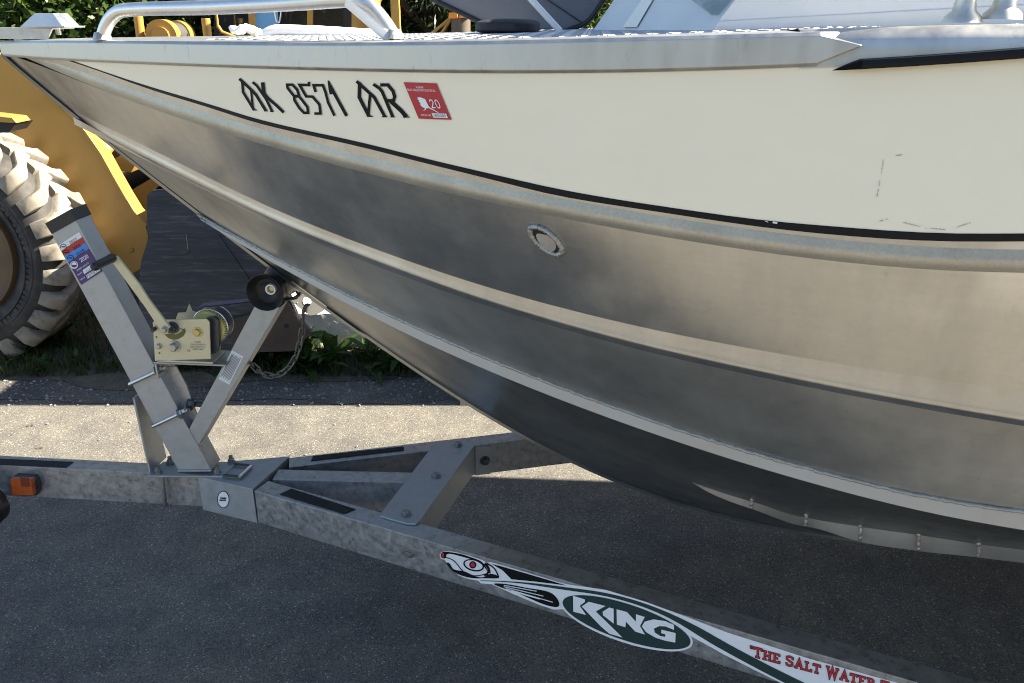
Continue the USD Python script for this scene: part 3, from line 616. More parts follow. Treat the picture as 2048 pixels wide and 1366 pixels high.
# bow eye plate on the stem
eye = Polygon([(568, 566), (596, 560), (640, 600), (655, 612), (646, 622), (634, 629), (620, 631), (606, 622), (585, 604)]).difference(Point(613, 604).buffer(9.5)).difference(Point(590, 590).buffer(9)).difference(Point(593.5, 606.5).buffer(2))
def prism_shape(g, v0, v1):
    def tr_(x, y): 
        r = np.array([onv(a, b, v0) for a, b in zip(np.atleast_1d(x), np.atleast_1d(y))]); return r[:, 0], r[:, 2]
    g2 = shapely.ops.transform(tr_, g); mm = []
    for k in getattr(g2, 'geoms', [g2]):
        e = trimesh.creation.extrude_polygon(k.buffer(0), abs(v1 - v0), engine='earcut'); x = e.vertices.copy(); e.vertices = np.c_[x[:, 0], max(v0, v1) - x[:, 2], x[:, 1]]; mm.append(e)
    e = cat_(*mm); e.apply_transform(FRT); e.fix_normals(); return e
obj('bow_eye_plate', prism_shape(eye, -.005, .005), 'rail_aluminium', boat, smooth=False)

# bow rail
def TV(x, y, v): return T(*onv(x, y, v))
def rail(side):
    f = lambda s, h: P3(s, float(bA(s)) - .055, float(zAt(s)) + h, side)
    s1 = onv(205, 76, -.25)[0] - U0; s1 = .53; s2 = 1.27
    return [f(s1, .0), f(s1 + .07, .066)] + [f(a, .069) for a in np.linspace(s1 + .16, s2 - .14, 8)] + [f(s2 - .07, .066), f(s2, 0)]
FEET = [TV(205, 76, -.265), TV(224, 34, -.275), TV(245, 21, -.29), TV(300, 17.5, -.33), TV(396, 15.5, -.39), TV(520, 10, -.46), TV(620, 4, -.51), TV(700, -1, -.545), TV(738, 12, -.555), TV(762, 36, -.555), TV(786, 73, -.555)]
for side in (-1,):
    pts = np.array(FEET)
    if side > 0:
        l = np.array([loc(p) for p in pts]); pts = np.array([T(a, -b, c) for a, b, c in l])
    t = np.r_[0, np.cumsum(np.linalg.norm(np.diff(pts, axis=0), axis=1))]; q = PI(t, pts)(np.linspace(0, t[-1], 70))
    rp = obj('bow_rail', tube(q, .0160, 16), 'rail_aluminium', boat, smooth=True)
    a, b = q[-10], q[-1]; obj('rail_sleeve', tube([a, b], .0185, 16), 'white_tube', rp)
    for e in (q[0], q[-1]):
        obj('rail_foot', tube([e + [0, 0, -.004], e + [0, 0, .006], e + [0, 0, .014]], [.023, .0205, .0165], 16), 'weld_bead', rp)
# low white tube along the far side and the thin prop tube on deck
q = rounded([TV(524, 74, .2), TV(548, 60, .2), TV(640, 63, .2), TV(765, 71, .22)], .05, 6)
obj('toe_rail', tube(q, .017, 14), 'white_tube', boat)
obj('prop_tube', tube([TV(1058, -6, -.05), TV(1120, 62, -.05)], .0085, 12), 'white_tube', boat)

# anchor bracket on the bow
v0 = -.055
chan = [prism_v([(-40, 55), (104, 57), (95, 78), (-40, 78)], -.055, -.049), prism_v([(-40, 55), (104, 57), (104, 58.5), (-40, 56.5)], -.049, .055)]
chan.append(prism_v([(-40, 55), (104, 57), (95, 78), (-40, 78)], .049, .055))
ab = obj('bow_platform', cat_(*chan), 'rail_aluminium', boat, smooth=False)
blk = [onv(43, 51, -.042), onv(124, 52, -.042), onv(105, 26, -.034), onv(70, 26, -.034)]
V = [T(*p) for p in blk] + [T(p[0], -p[1], p[2]) for p in blk]
bm = trimesh.convex.convex_hull(np.array(V)); obj('anchor_stop', bm, 'rail_aluminium', ab, smooth=False)
fl = [onv(40, 54.5, -.05), onv(128, 55.5, -.05), onv(128, 52, -.05), onv(42, 51, -.05)]; V = [T(*p) for p in fl] + [T(p[0], -p[1], p[2]) for p in fl]
obj('stop_flange', trimesh.convex.convex_hull(np.array(V)), 'rail_aluminium', ab, smooth=False)
obj('flange_bolt', cat_(*hexnut(TV(118, 70, .0), [0, 0, 1], .008, .03, False)), 'bolt_steel', ab)

# cabin front and side
c0 = onv(1427, 57, -.66); sC = c0[0]
slope = (onv(1470, 0, -.66)[0] - c0[0]) / (onv(1470, 0, -.66)[2] - c0[2])
front0 = onv(1192, 49, 0.05); zb = c0[2]; zt_ = zb + .42
def cab(u, v, z): return T(u + slope * (z - zb), v, z)
pts = [(front0[0], 0.), (c0[0], -.66), (c0[0], .66)]
th_ = .004
q = np.array([[cab(front0[0], 0, zb - .05), cab(c0[0], -.66, zb - .05)], [cab(front0[0], 0, zt_), cab(c0[0], -.66, zt_)]])
cabin = obj('cabin_front', cat_(facing(grid(q), -AX), facing(grid(np.array([[cab(front0[0], 0, zb - .05), cab(c0[0], .66, zb - .05)], [cab(front0[0], 0, zt_), cab(c0[0], .66, zt_)]])), -AX)), 'cabin_aluminium', boat, smooth=False)
def on_front(x, y):
    p0, p1, p2 = cab(front0[0], 0, zb), cab(c0[0], -.66, zb), cab(front0[0], 0, zt_); n = np.cross(p1 - p0, p2 - p0); n /= np.linalg.norm(n); n = n if n @ (C0 - p0) > 0 else -n
    d = ray(x, y); return C0 + d * ((p0 - C0) @ n) / (d @ n) + n * .004
obj('painted_sun_stripe', sheet(Polygon([(1248, 56), (1276, 56), (1311, -4), (1290, -4)]), on_front, 30), 'sun_stripe_pale', cabin, smooth=False)  # pale colour stands in for a stripe of sunlight on the shaded front
obj('front_window', sheet(Polygon([(1378, -4), (1426, 33), (1440, 33), (1473, -4)]), on_front, 30), 'glass_pane', cabin, smooth=False)
sd = []
for side in (-1, 1):
    sb = lambda s: .66 + .0
    S_ = np.linspace(c0[0], c0[0] + 3.5, 20)
    zside = np.interp(S_, [c0[0], onv(2048, 22, -.66)[0], 9], [zb, onv(2048, 22, -.66)[2], onv(2048, 22, -.66)[2] + .01])
    Pa = np.array([[cab(a, side * .66, z_ - .06) for a, z_ in zip(S_, zside)], [cab(a, side * .662, z_ + .012) for a, z_ in zip(S_, zside)], [cab(a, side * .66, z_ + .014) for a, z_ in zip(S_, zside)], [cab(a, side * .64, zt_) for a in S_]])
    obj('cabin_side', facing(grid(Pa), NV * side), 'cabin_aluminium', boat, smooth=20)
Pa = np.array([[cab(front0[0], 0, zt_), cab(c0[0] + 3.5, 0, zt_)], [cab(c0[0], -.64, zt_), cab(c0[0] + 3.5, -.64, zt_)]]); Pb = np.array([[cab(front0[0], 0, zt_), cab(c0[0] + 3.5, 0, zt_)], [cab(c0[0], .64, zt_), cab(c0[0] + 3.5, .64, zt_)]])
obj('cabin_top', cat_(facing(grid(Pa), [0, 0, 1.]), facing(grid(Pb), [0, 0, 1.])), 'cabin_aluminium', boat, smooth=False)
trm = [P3(SE, 0, .42), P3(SE, 1.11, float(zC1(SE))), P3(SE, 1.25, float(zAt(SE))), P3(SE, -1.25, float(zAt(SE))), P3(SE, -1.11, float(zC1(SE)))]
obj('transom', facing(trimesh.Trimesh(np.array(trm), [[0, 1, 2], [0, 2, 3], [0, 3, 4]], process=False), AX), 'hull_aluminium', boat, smooth=False)
Pa = np.array([[P3(a, -c * float(bA(a) - .05), float(zAt(a)) - .002) for c in (-1, 1)] for a in np.linspace(1.98, SE, 14)]); obj('side_deck', facing(grid(Pa), [0, 0, 1.]), 'guard_aluminium', boat, smooth=True)

# mooring cleat on the gunwale
cl = []
vC = -.93
g0 = [TV(1925, 37, vC), TV(2004, 30, vC)]
for p in g0:
    q = [p + [0, 0, -.006], p + [0, 0, .003], p + [0, 0, .011], p + [0, 0, .026], p + [0, 0, .045]]
    cl.append(tube(q, [.029, .026, .0175, .0145, .0165], 20))
top = (g0[0] + g0[1]) / 2 + np.array([0, 0, .056]); d = (g0[1] - g0[0]) / np.linalg.norm(g0[1] - g0[0])
cl.append(tube([top - d * .13 + [0, 0, .012], top - d * .07, top, top + d * .07, top + d * .13 + [0, 0, .012]], [.008, .019, .022, .019, .008], 16))
obj('mooring_cleat', cat_(*cl), 'cast_aluminium', boat, smooth=50)

# ------------------------------------------------------------------ things on the foredeck
p0 = onv(942, 69, -.1); p1 = onv(1068, 69, -.1); L_ = p1[0] - p0[0]; zc_ = onv(1000, 69, -.1)[2]
sph = trimesh.creation.icosphere(subdivisions=4, radius=1.); v = sph.vertices.copy(); v = np.sign(v) * np.abs(v) ** .45; v *= [L_ / 2, .17, .0165]; 
v[:, 2] += .004 * (meshkit.fbm(v * 14 + 3, 3, 1) - .5) + np.where(v[:, 2] > 0, (.004 * np.cos(v[:, 0] / L_ * 3)), 0)
sph.vertices = v; sph.apply_translation([(p0[0] + p1[0]) / 2, -.1 + .17, zc_ + .017]); sph.apply_transform(FRT)
cu = obj('seat_cushion', sph, 'cushion_cloth', smooth=True, label='black padded cushion lying on the tread plate of the foredeck', cat='cushion')
q = []
r0 = TV(492, 72, -.1)
for k in range(70):
    a = k * .42; q.append(r0 + np.array([math.cos(a) * (.035 - .0002 * k) * 1.1, math.sin(a) * .03, .006 + .0035 * (k % 15) / 3 + .006 * math.sin(k * 1.7)]))
obj('rope', tube(np.array(q), .006, 6), 'rope_white', smooth=True, label='small heap of white rope on the foredeck beside the toe rail', cat='rope')
hp = thing('hatch_panel', 'dark grey angled panel with black rubber edges standing behind the foredeck', 'panel')
obj('panel', prism_v([(868, -2), (962, 44), (1070, 58), (1150, 58), (1176, 44), (1207, -2), (1240, -60), (760, -60)], .42, .46), 'panel_grey', hp, smooth=False)
obj('edge_strip', tube([TV(750, -62, .415), TV(866, -1, .415), TV(960, 44, .415), TV(985, 58, .415)], .0075, 8), 'rubber_black', hp)
obj('edge_strip', tube(rounded([TV(1243, -60, .415), TV(1207, 0, .415), TV(1176, 46, .415), TV(1120, 66, .415)], .03), .0075, 8), 'rubber_black', hp)
obj('crease', tube([TV(1090, -4, .418), TV(1168, 48, .418)], .002, 6), 'rubber_black', hp)

# ------------------------------------------------------------------ the trailer
trl = thing('boat_trailer', 'galvanised boat trailer with winch post and KING decal along its near rail', 'trailer')
ZT, HB = .551, .124
def solid(plan, z0, z1):
    e = trimesh.creation.extrude_polygon(poly2([(p[0], p[1]) for p in plan]), z1 - z0, engine='earcut'); e.apply_translation([0, 0, z0]); return e
def beam(p, q, w, z0, z1, side=1):
    p, q = np.array(p[:2], float), np.array(q[:2], float); d = (q - p) / np.linalg.norm(q - p); n = np.array([-d[1], d[0]]) * w * side
    return solid([p, q, q + n, p + n], z0, z1)
tn = onz(0, 930, ZT), onz(400, 951, ZT)
d_ = (tn[1] - tn[0]) / np.linalg.norm(tn[1] - tn[0])
obj('tongue', beam(tn[0] - d_ * .9, tn[1], .062, ZT - HB, ZT), 'galvanised', trl, smooth=False)
# collar
zc2 = ZT + .005
cp = [onz(395, 953, zc2), onz(505, 978, zc2), onz(579, 912.6, zc2), onz(470, 922, zc2)]
obj('collar', solid(cp, ZT - HB - .004, zc2), 'galvanised_post', trl, smooth=False)
NR0, NR1 = onz(507, 981, ZT), onz(1716, 1331, ZT); dn = (NR1 - NR0) / np.linalg.norm(NR1 - NR0); NRE = NR0 + dn * 2.9
nr = obj('frame_rail', beam(NR0 + dn * .004, NRE, .068, ZT - HB, ZT), 'galvanised', trl, smooth=False)
FR0, FR1 = onz(566, 936, ZT), onz(1050.6, 878.9, ZT); df = (FR1 - FR0) / np.linalg.norm(FR1 - FR0); FRE = FR0 + df * 3.6
fr = obj('frame_rail', beam(FR0 + df * .02, FRE, .066, ZT - HB, ZT), 'galvanised', trl, smooth=False)
CS0, CS1 = onz(545, 959, ZT - .003), onz(820, 965.5, ZT - .003); cst_ = CS1 - CS0
obj('centre_strut', beam(CS0, CS0 + cst_ * 1.12, .066, ZT - HB + .006, ZT - .003), 'galvanised', trl, smooth=False)
# cross member: top plate and aft web
zx = ZT + .008
top = [onz(*p, zx) for p in [(759.5, 1031), (765, 1022), (864, 893.5), (871, 886.5), (944, 884.5), (949, 890), (839, 1041), (831, 1047), (812.5, 1046)]]
xm = [solid(top, ZT + .001, zx)]
wa, wb = onz(838, 1042, zx), onz(948.5, 890, zx); dw = (wb - wa) / np.linalg.norm(wb - wa)
xm.append(beam(wa + dw * .012, wb - dw * .004, .006, ZT - .105, zx - .001, 1))
xmem = obj('cross_member', cat_(*xm), 'galvanised_post', trl, smooth=False)
for (x, y) in [(812, 1029), (872, 953), (916, 891)]:
    obj('bolt', cat_(*hexnut(onz(x, y, zx), [0, 0, 1], .0125, .013)), 'dark_bolt', xmem)
# tab and bolt on the far rail's inner face
fn = np.array([df[1], -df[0], 0])
def on_far(x, y, off=0.):
    d = ray(x, y); p0 = FR0 + fn * off; return C0 + d * ((p0 - C0) @ fn) / (d @ fn)
def plate(pts, f, n, t):
    V = np.array([f(*p) for p in pts]); m = len(V); a = np.vstack([V + n * t, V]); v2, F2 = trimesh.creation.triangulate_polygon(poly2([(p[0], -p[1]) for p in pts]), engine='earcut')
    idx = [int(np.argmin([abs(q[0] - p[0]) + abs(-q[1] - p[1]) for p in pts])) for q in v2]; F2 = np.array(idx)[F2]
    F = [list(f_) for f_ in F2] + [[i + m for i in f_[::-1]] for f_ in F2]
    for i in range(m): j = (i + 1) % m; F += [[i, i + m, j], [j, i + m, j + m]]
    e = trimesh.Trimesh(a, F, process=False); e.fix_normals(); return e
tab = obj('rail_tab', plate([(950, 893), (979, 893), (984, 899), (984, 941), (979, 946), (951, 949)], lambda x, y: on_far(x, y, .0005), fn, .006), 'galvanised_post', trl, smooth=False)
obj('bolt', cat_(*hexnut(on_far(970, 921, .007), fn, .013, .016)), 'dark_steel', tab)
# near rail outer face
nn = np.array([dn[1], -dn[0], 0])
def on_near(x, y, off=0.):
    d = ray(x, y); p0 = NR0 + nn * off; return C0 + d * ((p0 - C0) @ nn) / (d @ nn)
obj('bolt', cat_(*hexnut(on_near(819, 1107, .0), nn, .0105, .010)), 'dark_bolt', nr)
# anti-slip tape
for pts in ([(559, 988), (583, 977), (711, 1018), (688, 1027)], [(622, 921.5), (626, 912), (807, 892.5), (808, 900)], [(-80, 926), (-76, 913.5), (147, 923.5), (131, 934.5)]):
    obj('grip_tape', solid([onz(*p, ZT + .0025) for p in pts], ZT + .0005, ZT + .0025), 'grip_tape', trl, smooth=False)
# the maker's decal on the near rail
RK = 3.4133
def dz(off): return lambda x, y: on_near(850 + x / RK, 1050 + y / RK, off)
obj_d = None
ell = lambda a, b: affinity.translate(affinity.rotate(affinity.scale(Point(0, 0).buffer(1, 48), a, b), 18.4, origin=(0, 0)), 1376, 664)
white = unary_union([Polygon([(100, 208), (110, 186), (135, 177), (200, 183), (300, 207), (395, 240), (420, 258), (445, 252), (560, 283), (700, 325), (960, 403), (1230, 442), (1500, 522), (1800, 632), (2048, 728), (2632, 915), (3065, 1034), (3500, 1150), (3500, 1560), (2900, 1310), (2451, 1089), (2240, 985), (2048, 888), (1930, 822), (1836, 770), (1700, 700), (1400, 560), (1000, 500), (940, 575), (880, 578), (780, 545), (600, 470), (455, 404), (380, 398), (363, 380), (300, 370), (230, 345), (180, 305), (150, 260), (133, 236), (108, 232)]).buffer(0), ell(474, 138), Polygon([(1190, 690), (1345, 770), (1395, 800), (1410, 790), (1340, 745)]).buffer(14)])
decal = obj('rail_decal', sheet(white, dz(.0012), 200), 'vinyl_white', nr, smooth=False)
rings = affinity.rotate(affinity.scale(Point(332, 275).buffer(1, 32), 72, 40), 14)
ringi = affinity.rotate(affinity.scale(Point(332, 274).buffer(1, 32), 62, 31), 14)
blk_ = [rings.difference(ringi), affinity.scale(Point(326, 272).buffer(1, 24), 24, 25),
        Polygon(spl([(108, 205), (118, 186), (150, 183), (250, 200), (330, 226), (385, 250), (415, 285), (432, 330), (425, 345), (400, 345), (423, 325), (415, 300), (385, 268), (320, 236), (240, 213), (165, 197), (145, 205), (140, 225), (115, 225)], 6)).buffer(0),
        stroke(spl([(142, 222), (190, 240), (225, 275), (262, 318), (310, 342), (370, 345), (425, 330)], 6, False), 6),
        Polygon(spl([(147, 258), (166, 262), (190, 298), (260, 315), (330, 345), (400, 355), (440, 335), (500, 350), (505, 360), (430, 364), (320, 362), (230, 338), (180, 305)], 6)).buffer(0),
        stroke(spl([(420, 262), (445, 275), (475, 300), (503, 355)], 6, False), 9), stroke(spl([(408, 262), (430, 290), (440, 330)], 6, False), 16),
        Polygon([(455, 266), (520, 282), (700, 334), (970, 414), (880, 402), (740, 385), (590, 371), (530, 310)]),
        Polygon(spl([(470, 402), (560, 404), (700, 430), (820, 450), (885, 482), (916, 535), (912, 555), (885, 560), (780, 530), (620, 462)], 6)).buffer(0).difference(unary_union([LineString(p).buffer(3.2) for p in ([(540, 412), (760, 452)], [(540, 422), (805, 485)], [(555, 435), (870, 527)], [(590, 452), (780, 505)])]))]
obj('decal_fish', sheet(unary_union([b.buffer(0) for b in blk_]), dz(.0022), 200), 'vinyl_black', decal, smooth=False)
obj('decal_eye', sheet(unary_union([affinity.scale(Point(326, 272).buffer(1, 20), 15, 16), affinity.scale(Point(122, 206).buffer(1, 16), 8, 17)]), dz(.0032), 200), 'vinyl_text_red', decal, smooth=False)
up_ = [(378, 378), (600, 386), (800, 404), (1000, 430), (1200, 458), (1450, 520), (1700, 616), (1900, 716), (2048, 800), (2350, 960), (2700, 1130), (3000, 1270), (3400, 1460)]; lo_ = [(378, 382), (600, 394), (800, 420), (1000, 450), (1200, 480), (1450, 546), (1700, 654), (1900, 776), (2048, 862), (2350, 1024), (2700, 1200), (3000, 1350), (3400, 1560)]
green = unary_union([Polygon(np.vstack([spl(up_, 6, False), spl(lo_, 6, False)[::-1]])).buffer(0), ell(458, 122)])
KNG = [[(1010, 483), (1092, 508), (1092, 525), (1056, 552), (1100, 614), (1012, 592)], [(1070, 556), (1118, 524), (1232, 553), (1166, 590), (1348, 768), (1258, 742), (1198, 690)], [(1213, 592), (1258, 563), (1287, 572), (1289, 674), (1215, 616)],
       [(1308, 575), (1378, 594), (1440, 660), (1440, 609), (1500, 628), (1468, 690), (1502, 748), (1436, 728), (1372, 660), (1368, 698), (1310, 680)]]
Gp = [(1700, 682), (1700, 716), (1640, 692), (1600, 690), (1562, 708), (1570, 735), (1605, 757), (1640, 764), (1640, 746), (1612, 738), (1614, 714), (1711, 738), (1708, 803), (1640, 790), (1575, 770), (1510, 732), (1480, 692), (1500, 660), (1560, 644), (1640, 656)]
kin = unary_union([Polygon(k).buffer(0) for k in KNG + [Gp]])
obj('decal_band', sheet(green, dz(.0022), 120), 'vinyl_green', decal, smooth=False)
obj('decal_lettering', sheet(kin, dz(.0032), 200), 'vinyl_white', decal, smooth=False)
# slab-serif words
SF = {'T': (.8, [[(.4, 0), (.4, 1)], [(0, .95), (.8, .95)], [(.04, .95), (.04, .75)], [(.76, .95), (.76, .75)], [(.2, .05), (.6, .05)]]), 'H': (.95, [[(.2, 0), (.2, 1)], [(.75, 0), (.75, 1)], [(.2, .5), (.75, .5)], [(0, .05), (.38, .05)], [(.58, .05), (.95, .05)], [(0, .95), (.38, .95)], [(.58, .95), (.95, .95)]]),
      'E': (.8, [[(.2, 0), (.2, 1)], [(0, .05), (.76, .05)], [(0, .95), (.72, .95)], [(.2, .5), (.55, .5)], [(.74, 0), (.74, .25)], [(.7, 1), (.7, .78)]]), 'S': (.75, [[(.68, .72), (.66, .9), (.36, .97), (.1, .86), (.1, .65), (.36, .52), (.64, .4), (.66, .16), (.4, .03), (.12, .08), (.08, .28)]]),
      'A': (1., [[(.15, 0), (.5, 1), (.85, 0)], [(.28, .33), (.72, .33)], [(0, .05), (.32, .05)], [(.68, .05), (1., .05)]]), 'L': (.78, [[(.2, 0), (.2, 1)], [(0, .05), (.74, .05)], [(0, .95), (.4, .95)], [(.72, 0), (.72, .28)]]),
      'W': (1.25, [[(.12, 1), (.38, 0), (.62, .9), (.88, 0), (1.12, 1)], [(0, .95), (.3, .95)], [(.95, .95), (1.25, .95)]]), 'R': (.92, [[(.2, 0), (.2, 1)], [(0, .05), (.4, .05)], [(0, .95), (.5, .95), (.7, .85), (.7, .65), (.5, .52), (.2, .52)], [(.45, .52), (.8, .05), (.92, .05)]])}
def slab(words, gap=.14):
    out, x = [], 0.
    for w in words:
        for k, ch in enumerate(w):
            wd, st = SF[ch]; sc_ = 1.12 if k == 0 else 1.
            for p in st: out.append(LineString([(x + a * sc_, b * sc_) for a, b in p]).buffer(.085, cap_style=2, join_style=2))
            x += wd * sc_ + gap
        x += .5
    return unary_union(out)
tx = unary_union([slab(['THE', 'SALT', 'WATER', 'T']), LineString([(-.38, 1.12), (-.36, .88)]).buffer(.05), LineString([(-.22, 1.12), (-.2, .88)]).buffer(.05)])
# baseline runs from photo (1507, 1314) to (1735, 1373); capitals about 19 px
def txm(x, y): 
    L0 = 17.6; return on_near(1507 + x * L0 * 1.02 + y * 1.0, 1313.5 + x * L0 * .268 - y * L0, .0032)
def txm0(x, y):
    L0 = 17.6; return on_near(1507 + x * L0 * 1.02 + y * 1.0, 1313.5 + x * L0 * .268 - y * L0, .0022)
obj('decal_text_outline', sheet(tx.buffer(.055), txm0), 'vinyl_black', decal, smooth=False)
obj('decal_text', sheet(tx, txm), 'vinyl_text_red', decal, smooth=False)

# round sticker on the collar
cn = np.cross(cp[1] - cp[0], [0, 0, 1.]); cn /= np.linalg.norm(cn); cn = cn if cn @ (C0 - cp[0]) > 0 else -cn
def on_col(x, y, off): d = ray(x, y); p0 = cp[0] + cn * off; return C0 + d * ((p0 - C0) @ cn) / (d @ cn)
st1 = obj('round_sticker', sheet(affinity.scale(Point(446.5, 999).buffer(1, 32), 12, 17.2), lambda x, y: on_col(x, y, .001)), 'vinyl_black', trl, smooth=False)
obj('sticker_face', sheet(affinity.scale(Point(446.5, 999).buffer(1, 32), 10.6, 15.6), lambda x, y: on_col(x, y, .0018)), 'vinyl_white', st1, smooth=False)
g = unary_union([shapely.box(-6, -3.6, 6, -.3), shapely.box(-7, .6, 5, 3.6), shapely.box(-8.2, .6, -6.4, 2.4)]).difference(unary_union([shapely.box(-4 + 2.6 * k, -2.6, -3.4 + 2.6 * k, -.3) for k in range(4)] + [shapely.box(-5 + 2.4 * k, 1.4, -4.4 + 2.4 * k, 3.6) for k in range(4)]))
obj('sticker_print', sheet(affinity.translate(g, 446.5, 998.5), lambda x, y: on_col(x, y, .0026)), 'vinyl_black', st1, smooth=False)

# marker light on the tongue
tn_n = np.array([d_[1], -d_[0], 0.])
def on_ton(x, y, off=0.): d = ray(x, y); p0 = tn[0] + tn_n * off; return C0 + d * ((p0 - C0) @ tn_n) / (d @ tn_n)
Bk = plate([(28.5, 957), (36, 946), (75, 948), (80, 956), (84, 967), (81, 984), (70, 985), (33, 984)], lambda x, y: on_ton(x, y, .0005), tn_n, .022)
ml = obj('marker_light', Bk, 'black_plastic', trl, smooth=False)
ml_l = obj('lens', plate([(27, 953), (69, 954), (73, 985), (32, 985)], lambda x, y: on_ton(x, y, .024), tn_n, .018), 'amber_lens', ml, smooth=False)
obj('lens_window', plate([(41, 954.5), (58, 955), (59, 973), (43, 973)], lambda x, y: on_ton(x, y, .0425), tn_n, .0015), 'amber_dark', ml, smooth=False)
obj('screw', cat_(*hexnut(on_ton(64, 970, .0425), tn_n, .003, .002, False)), 'dark_steel', ml)
# dark rubber wheel of the jack at the frame's edge
jc = TV(-28, 1010, -.11); jw = []
for k, (o, r) in enumerate([(-.03, .0), (-.03, .05), (-.026, .066), (-.012, .078), (.012, .078), (.026, .066), (.03, .05), (.03, 0.001)]): jw.append((o, r))
pr = np.array(jw); ang = np.linspace(0, 2 * np.pi, 33)
Pa = np.array([[jc + NV * o + AX * r * math.cos(a) + np.array([0, 0, r * math.sin(a)]) for a in ang] for o, r in pr]); jm = grid(Pa); jm.fix_normals()
jk = obj('jack_wheel', jm, 'rubber_black', trl, smooth=30)
obj('jack_bracket', cat_(box((loc(jc)[0] - .01, -.07, .56), (.04, .02, .2), frame=FRT), cyl(jc - NV * .035, jc + NV * .09, .01)), 'galvanised_post', jk, smooth=False)

# winch post, base, gusset
zb_ = ZT + .012
bp = [onz(*p, zb_) for p in [(293, 951), (327, 923), (476, 924), (444, 952)]]
base = obj('base_plate', solid(bp, ZT + .005, zb_), 'galvanised_post', trl, smooth=False)
u_f = loc(bp[0])[0]; zt1 = onv(282, 795, -.04)[2]
fl = [np.array(T(u_f + a, v, z)) for a, v, z in [(0, -.052, zb_), (0, .058, zb_), (-.012, .052, zt1), (-.012, -.046, zt1)]]
V = fl + [p + AX * .006 for p in fl]; obj('base_flange', trimesh.convex.convex_hull(np.array(V)), 'galvanised_post', base, smooth=False)
post = obj('winch_post', prism_v([(103, 467), (151.5, 440), (422, 941), (357.5, 942)], -.036, .038), 'galvanised_post', trl, smooth=False)
obj('end_cap', prism_v([(90, 447), (141, 418.5), (152.5, 440), (103, 468)], -.039, .041), 'black_plastic', post, smooth=False)
obj('base_weld', tube([TV(357, 942, -.038), TV(423, 941, -.038)], .005, 6), 'weld_bead', post)
brace = obj('winch_brace', prism_v([(374, 866), (513, 606), (560, 615), (392.5, 898)], -.033, .042), 'galvanised_post', trl, smooth=False)
obj('gusset', prism_v([(309, 733), (352, 733), (372, 770), (396, 835), (374, 872), (330, 800)], .0, .005), 'galvanised', trl, smooth=False)
# bolts and U-bolts
for (x, y) in [(317, 946), (435, 947), (463, 925), (341, 927)]:
    c = onz(x, y, zb_); obj('base_nut', cat_(*hexnut(c, [0, 0, 1], .0105, .016), cyl(c, c + [0, 0, .027], .007)), 'dark_bolt', base)
obj('u_bolt', tube(rounded([T(*onv(324, 950, -.052)), T(*onv(331, 1014, -.052)), T(*(onv(331, 1014, -.052) + [0.0, .10, 0]))], .02), .0075, 10), 'bolt_steel', base)
for (x0, y0, x1, y1) in [(259, 769, 309, 745), (306, 853, 354, 830)]:
    a, b = TV(x0, y0, -.043), TV(x1, y1, -.043); e = (b - a) / np.linalg.norm(b - a)
    obj('post_clamp', tube(rounded([a + NV * .08, a, b, b + e * .045], .004, 3), .0062, 10), 'bright_steel', post)
    obj('clamp_nut', cat_(*hexnut(b + e * .012, e, .013, .014), *hexnut(b + e * .028, e, .011, .012, False)), 'bolt_steel', post)
c = TV(385, 808, -.0); obj('brace_bolt', cat_(*hexnut(c, [-.8, -.4, .3], .016, .018), cyl(c, c + AX * .05, .009)), 'dark_steel', brace)
# a wire loop on the collar
q = rounded([onz(447, 950, zc2 + .008), onz(480, 953, zc2 + .008), onz(503, 931, zc2 + .008), onz(470, 928, zc2 + .008)], .006, 3)
obj('keeper_loop', tube(q, .0045, 8), 'dark_steel', trl); obj('keeper_bar', tube([onz(479, 953, zc2 + .012), onz(502, 931.5, zc2 + .012)], .0052, 8), 'bright_steel', trl)

# permit stickers on the post
def pz(off): return lambda x, y: TV(90 + x / 5.692, 410 + y / 5.692, -.036 - off)
def quad(name, pts, m, off, par): return obj(name, sheet(Polygon(pts), pz(off)), m, par, smooth=False)
quad('permit_sticker', [(150, 462), (388, 308), (424, 368), (185, 524)], 'vinyl_white', .0008, post)
quad('permit_sticker', [(184, 522), (424, 364), (462, 436), (217, 582)], 'sticker_red', .0010, post)
quad('permit_sticker', [(217, 580), (460, 430), (497, 492), (262, 652)], 'vinyl_blue', .0012, post)
quad('permit_sticker', [(264, 652), (498, 496), (657, 752), (412, 910)], 'vinyl_purple', .0014, post)
def stx(text, x, y, h, w, ang=-.56, bold=False):
    g = glyphs(text, h, bold); x0, _, x1, _ = g.bounds; kx = w / (x1 - x0); c, s = math.cos(ang), math.sin(ang)
    return affinity.affine_transform(g, [c * kx, s, s * kx, -c, x - c * kx * x0, y - s * kx * x0])
circ = lambda x, y, r: Point(x, y).buffer(r, 24)
bl = [stx('2017', 290, 450, 36, 92), stx('2018', 330, 518, 36, 92), stx('2019', 372, 584, 40, 98)]
for x, y in [(208, 478), (240, 545), (290, 605)]: bl += [circ(x, y, 37).difference(circ(x, y, 30)).intersection(shapely.box(x - 60, y - 60, x + 60, y + 14)), shapely.box(x - 20, y - 8, x + 20, y + 4)]
obj('sticker_print', sheet(unary_union(bl), pz(.0018)), 'vinyl_black', post, smooth=False)
wh = [stx('2020', 412, 652, 44, 104, bold=True), circ(331, 682, 44).difference(circ(331, 682, 30).intersection(shapely.box(290, 682, 380, 720))).difference(circ(331, 678, 34).difference(circ(331, 678, 28))), stx('Juneau Launch R', 365, 755, 22, 160), stx('Permit #', 375, 806, 20, 62), stx('Trailer #', 405, 862, 20, 62),
      Polygon([(428, 742), (560, 650), (600, 690), (446, 788)]), Polygon([(462, 800), (610, 708), (630, 745), (486, 840)])]
obj('sticker_print', sheet(unary_union(wh), pz(.0022)), 'vinyl_white', post, smooth=False)
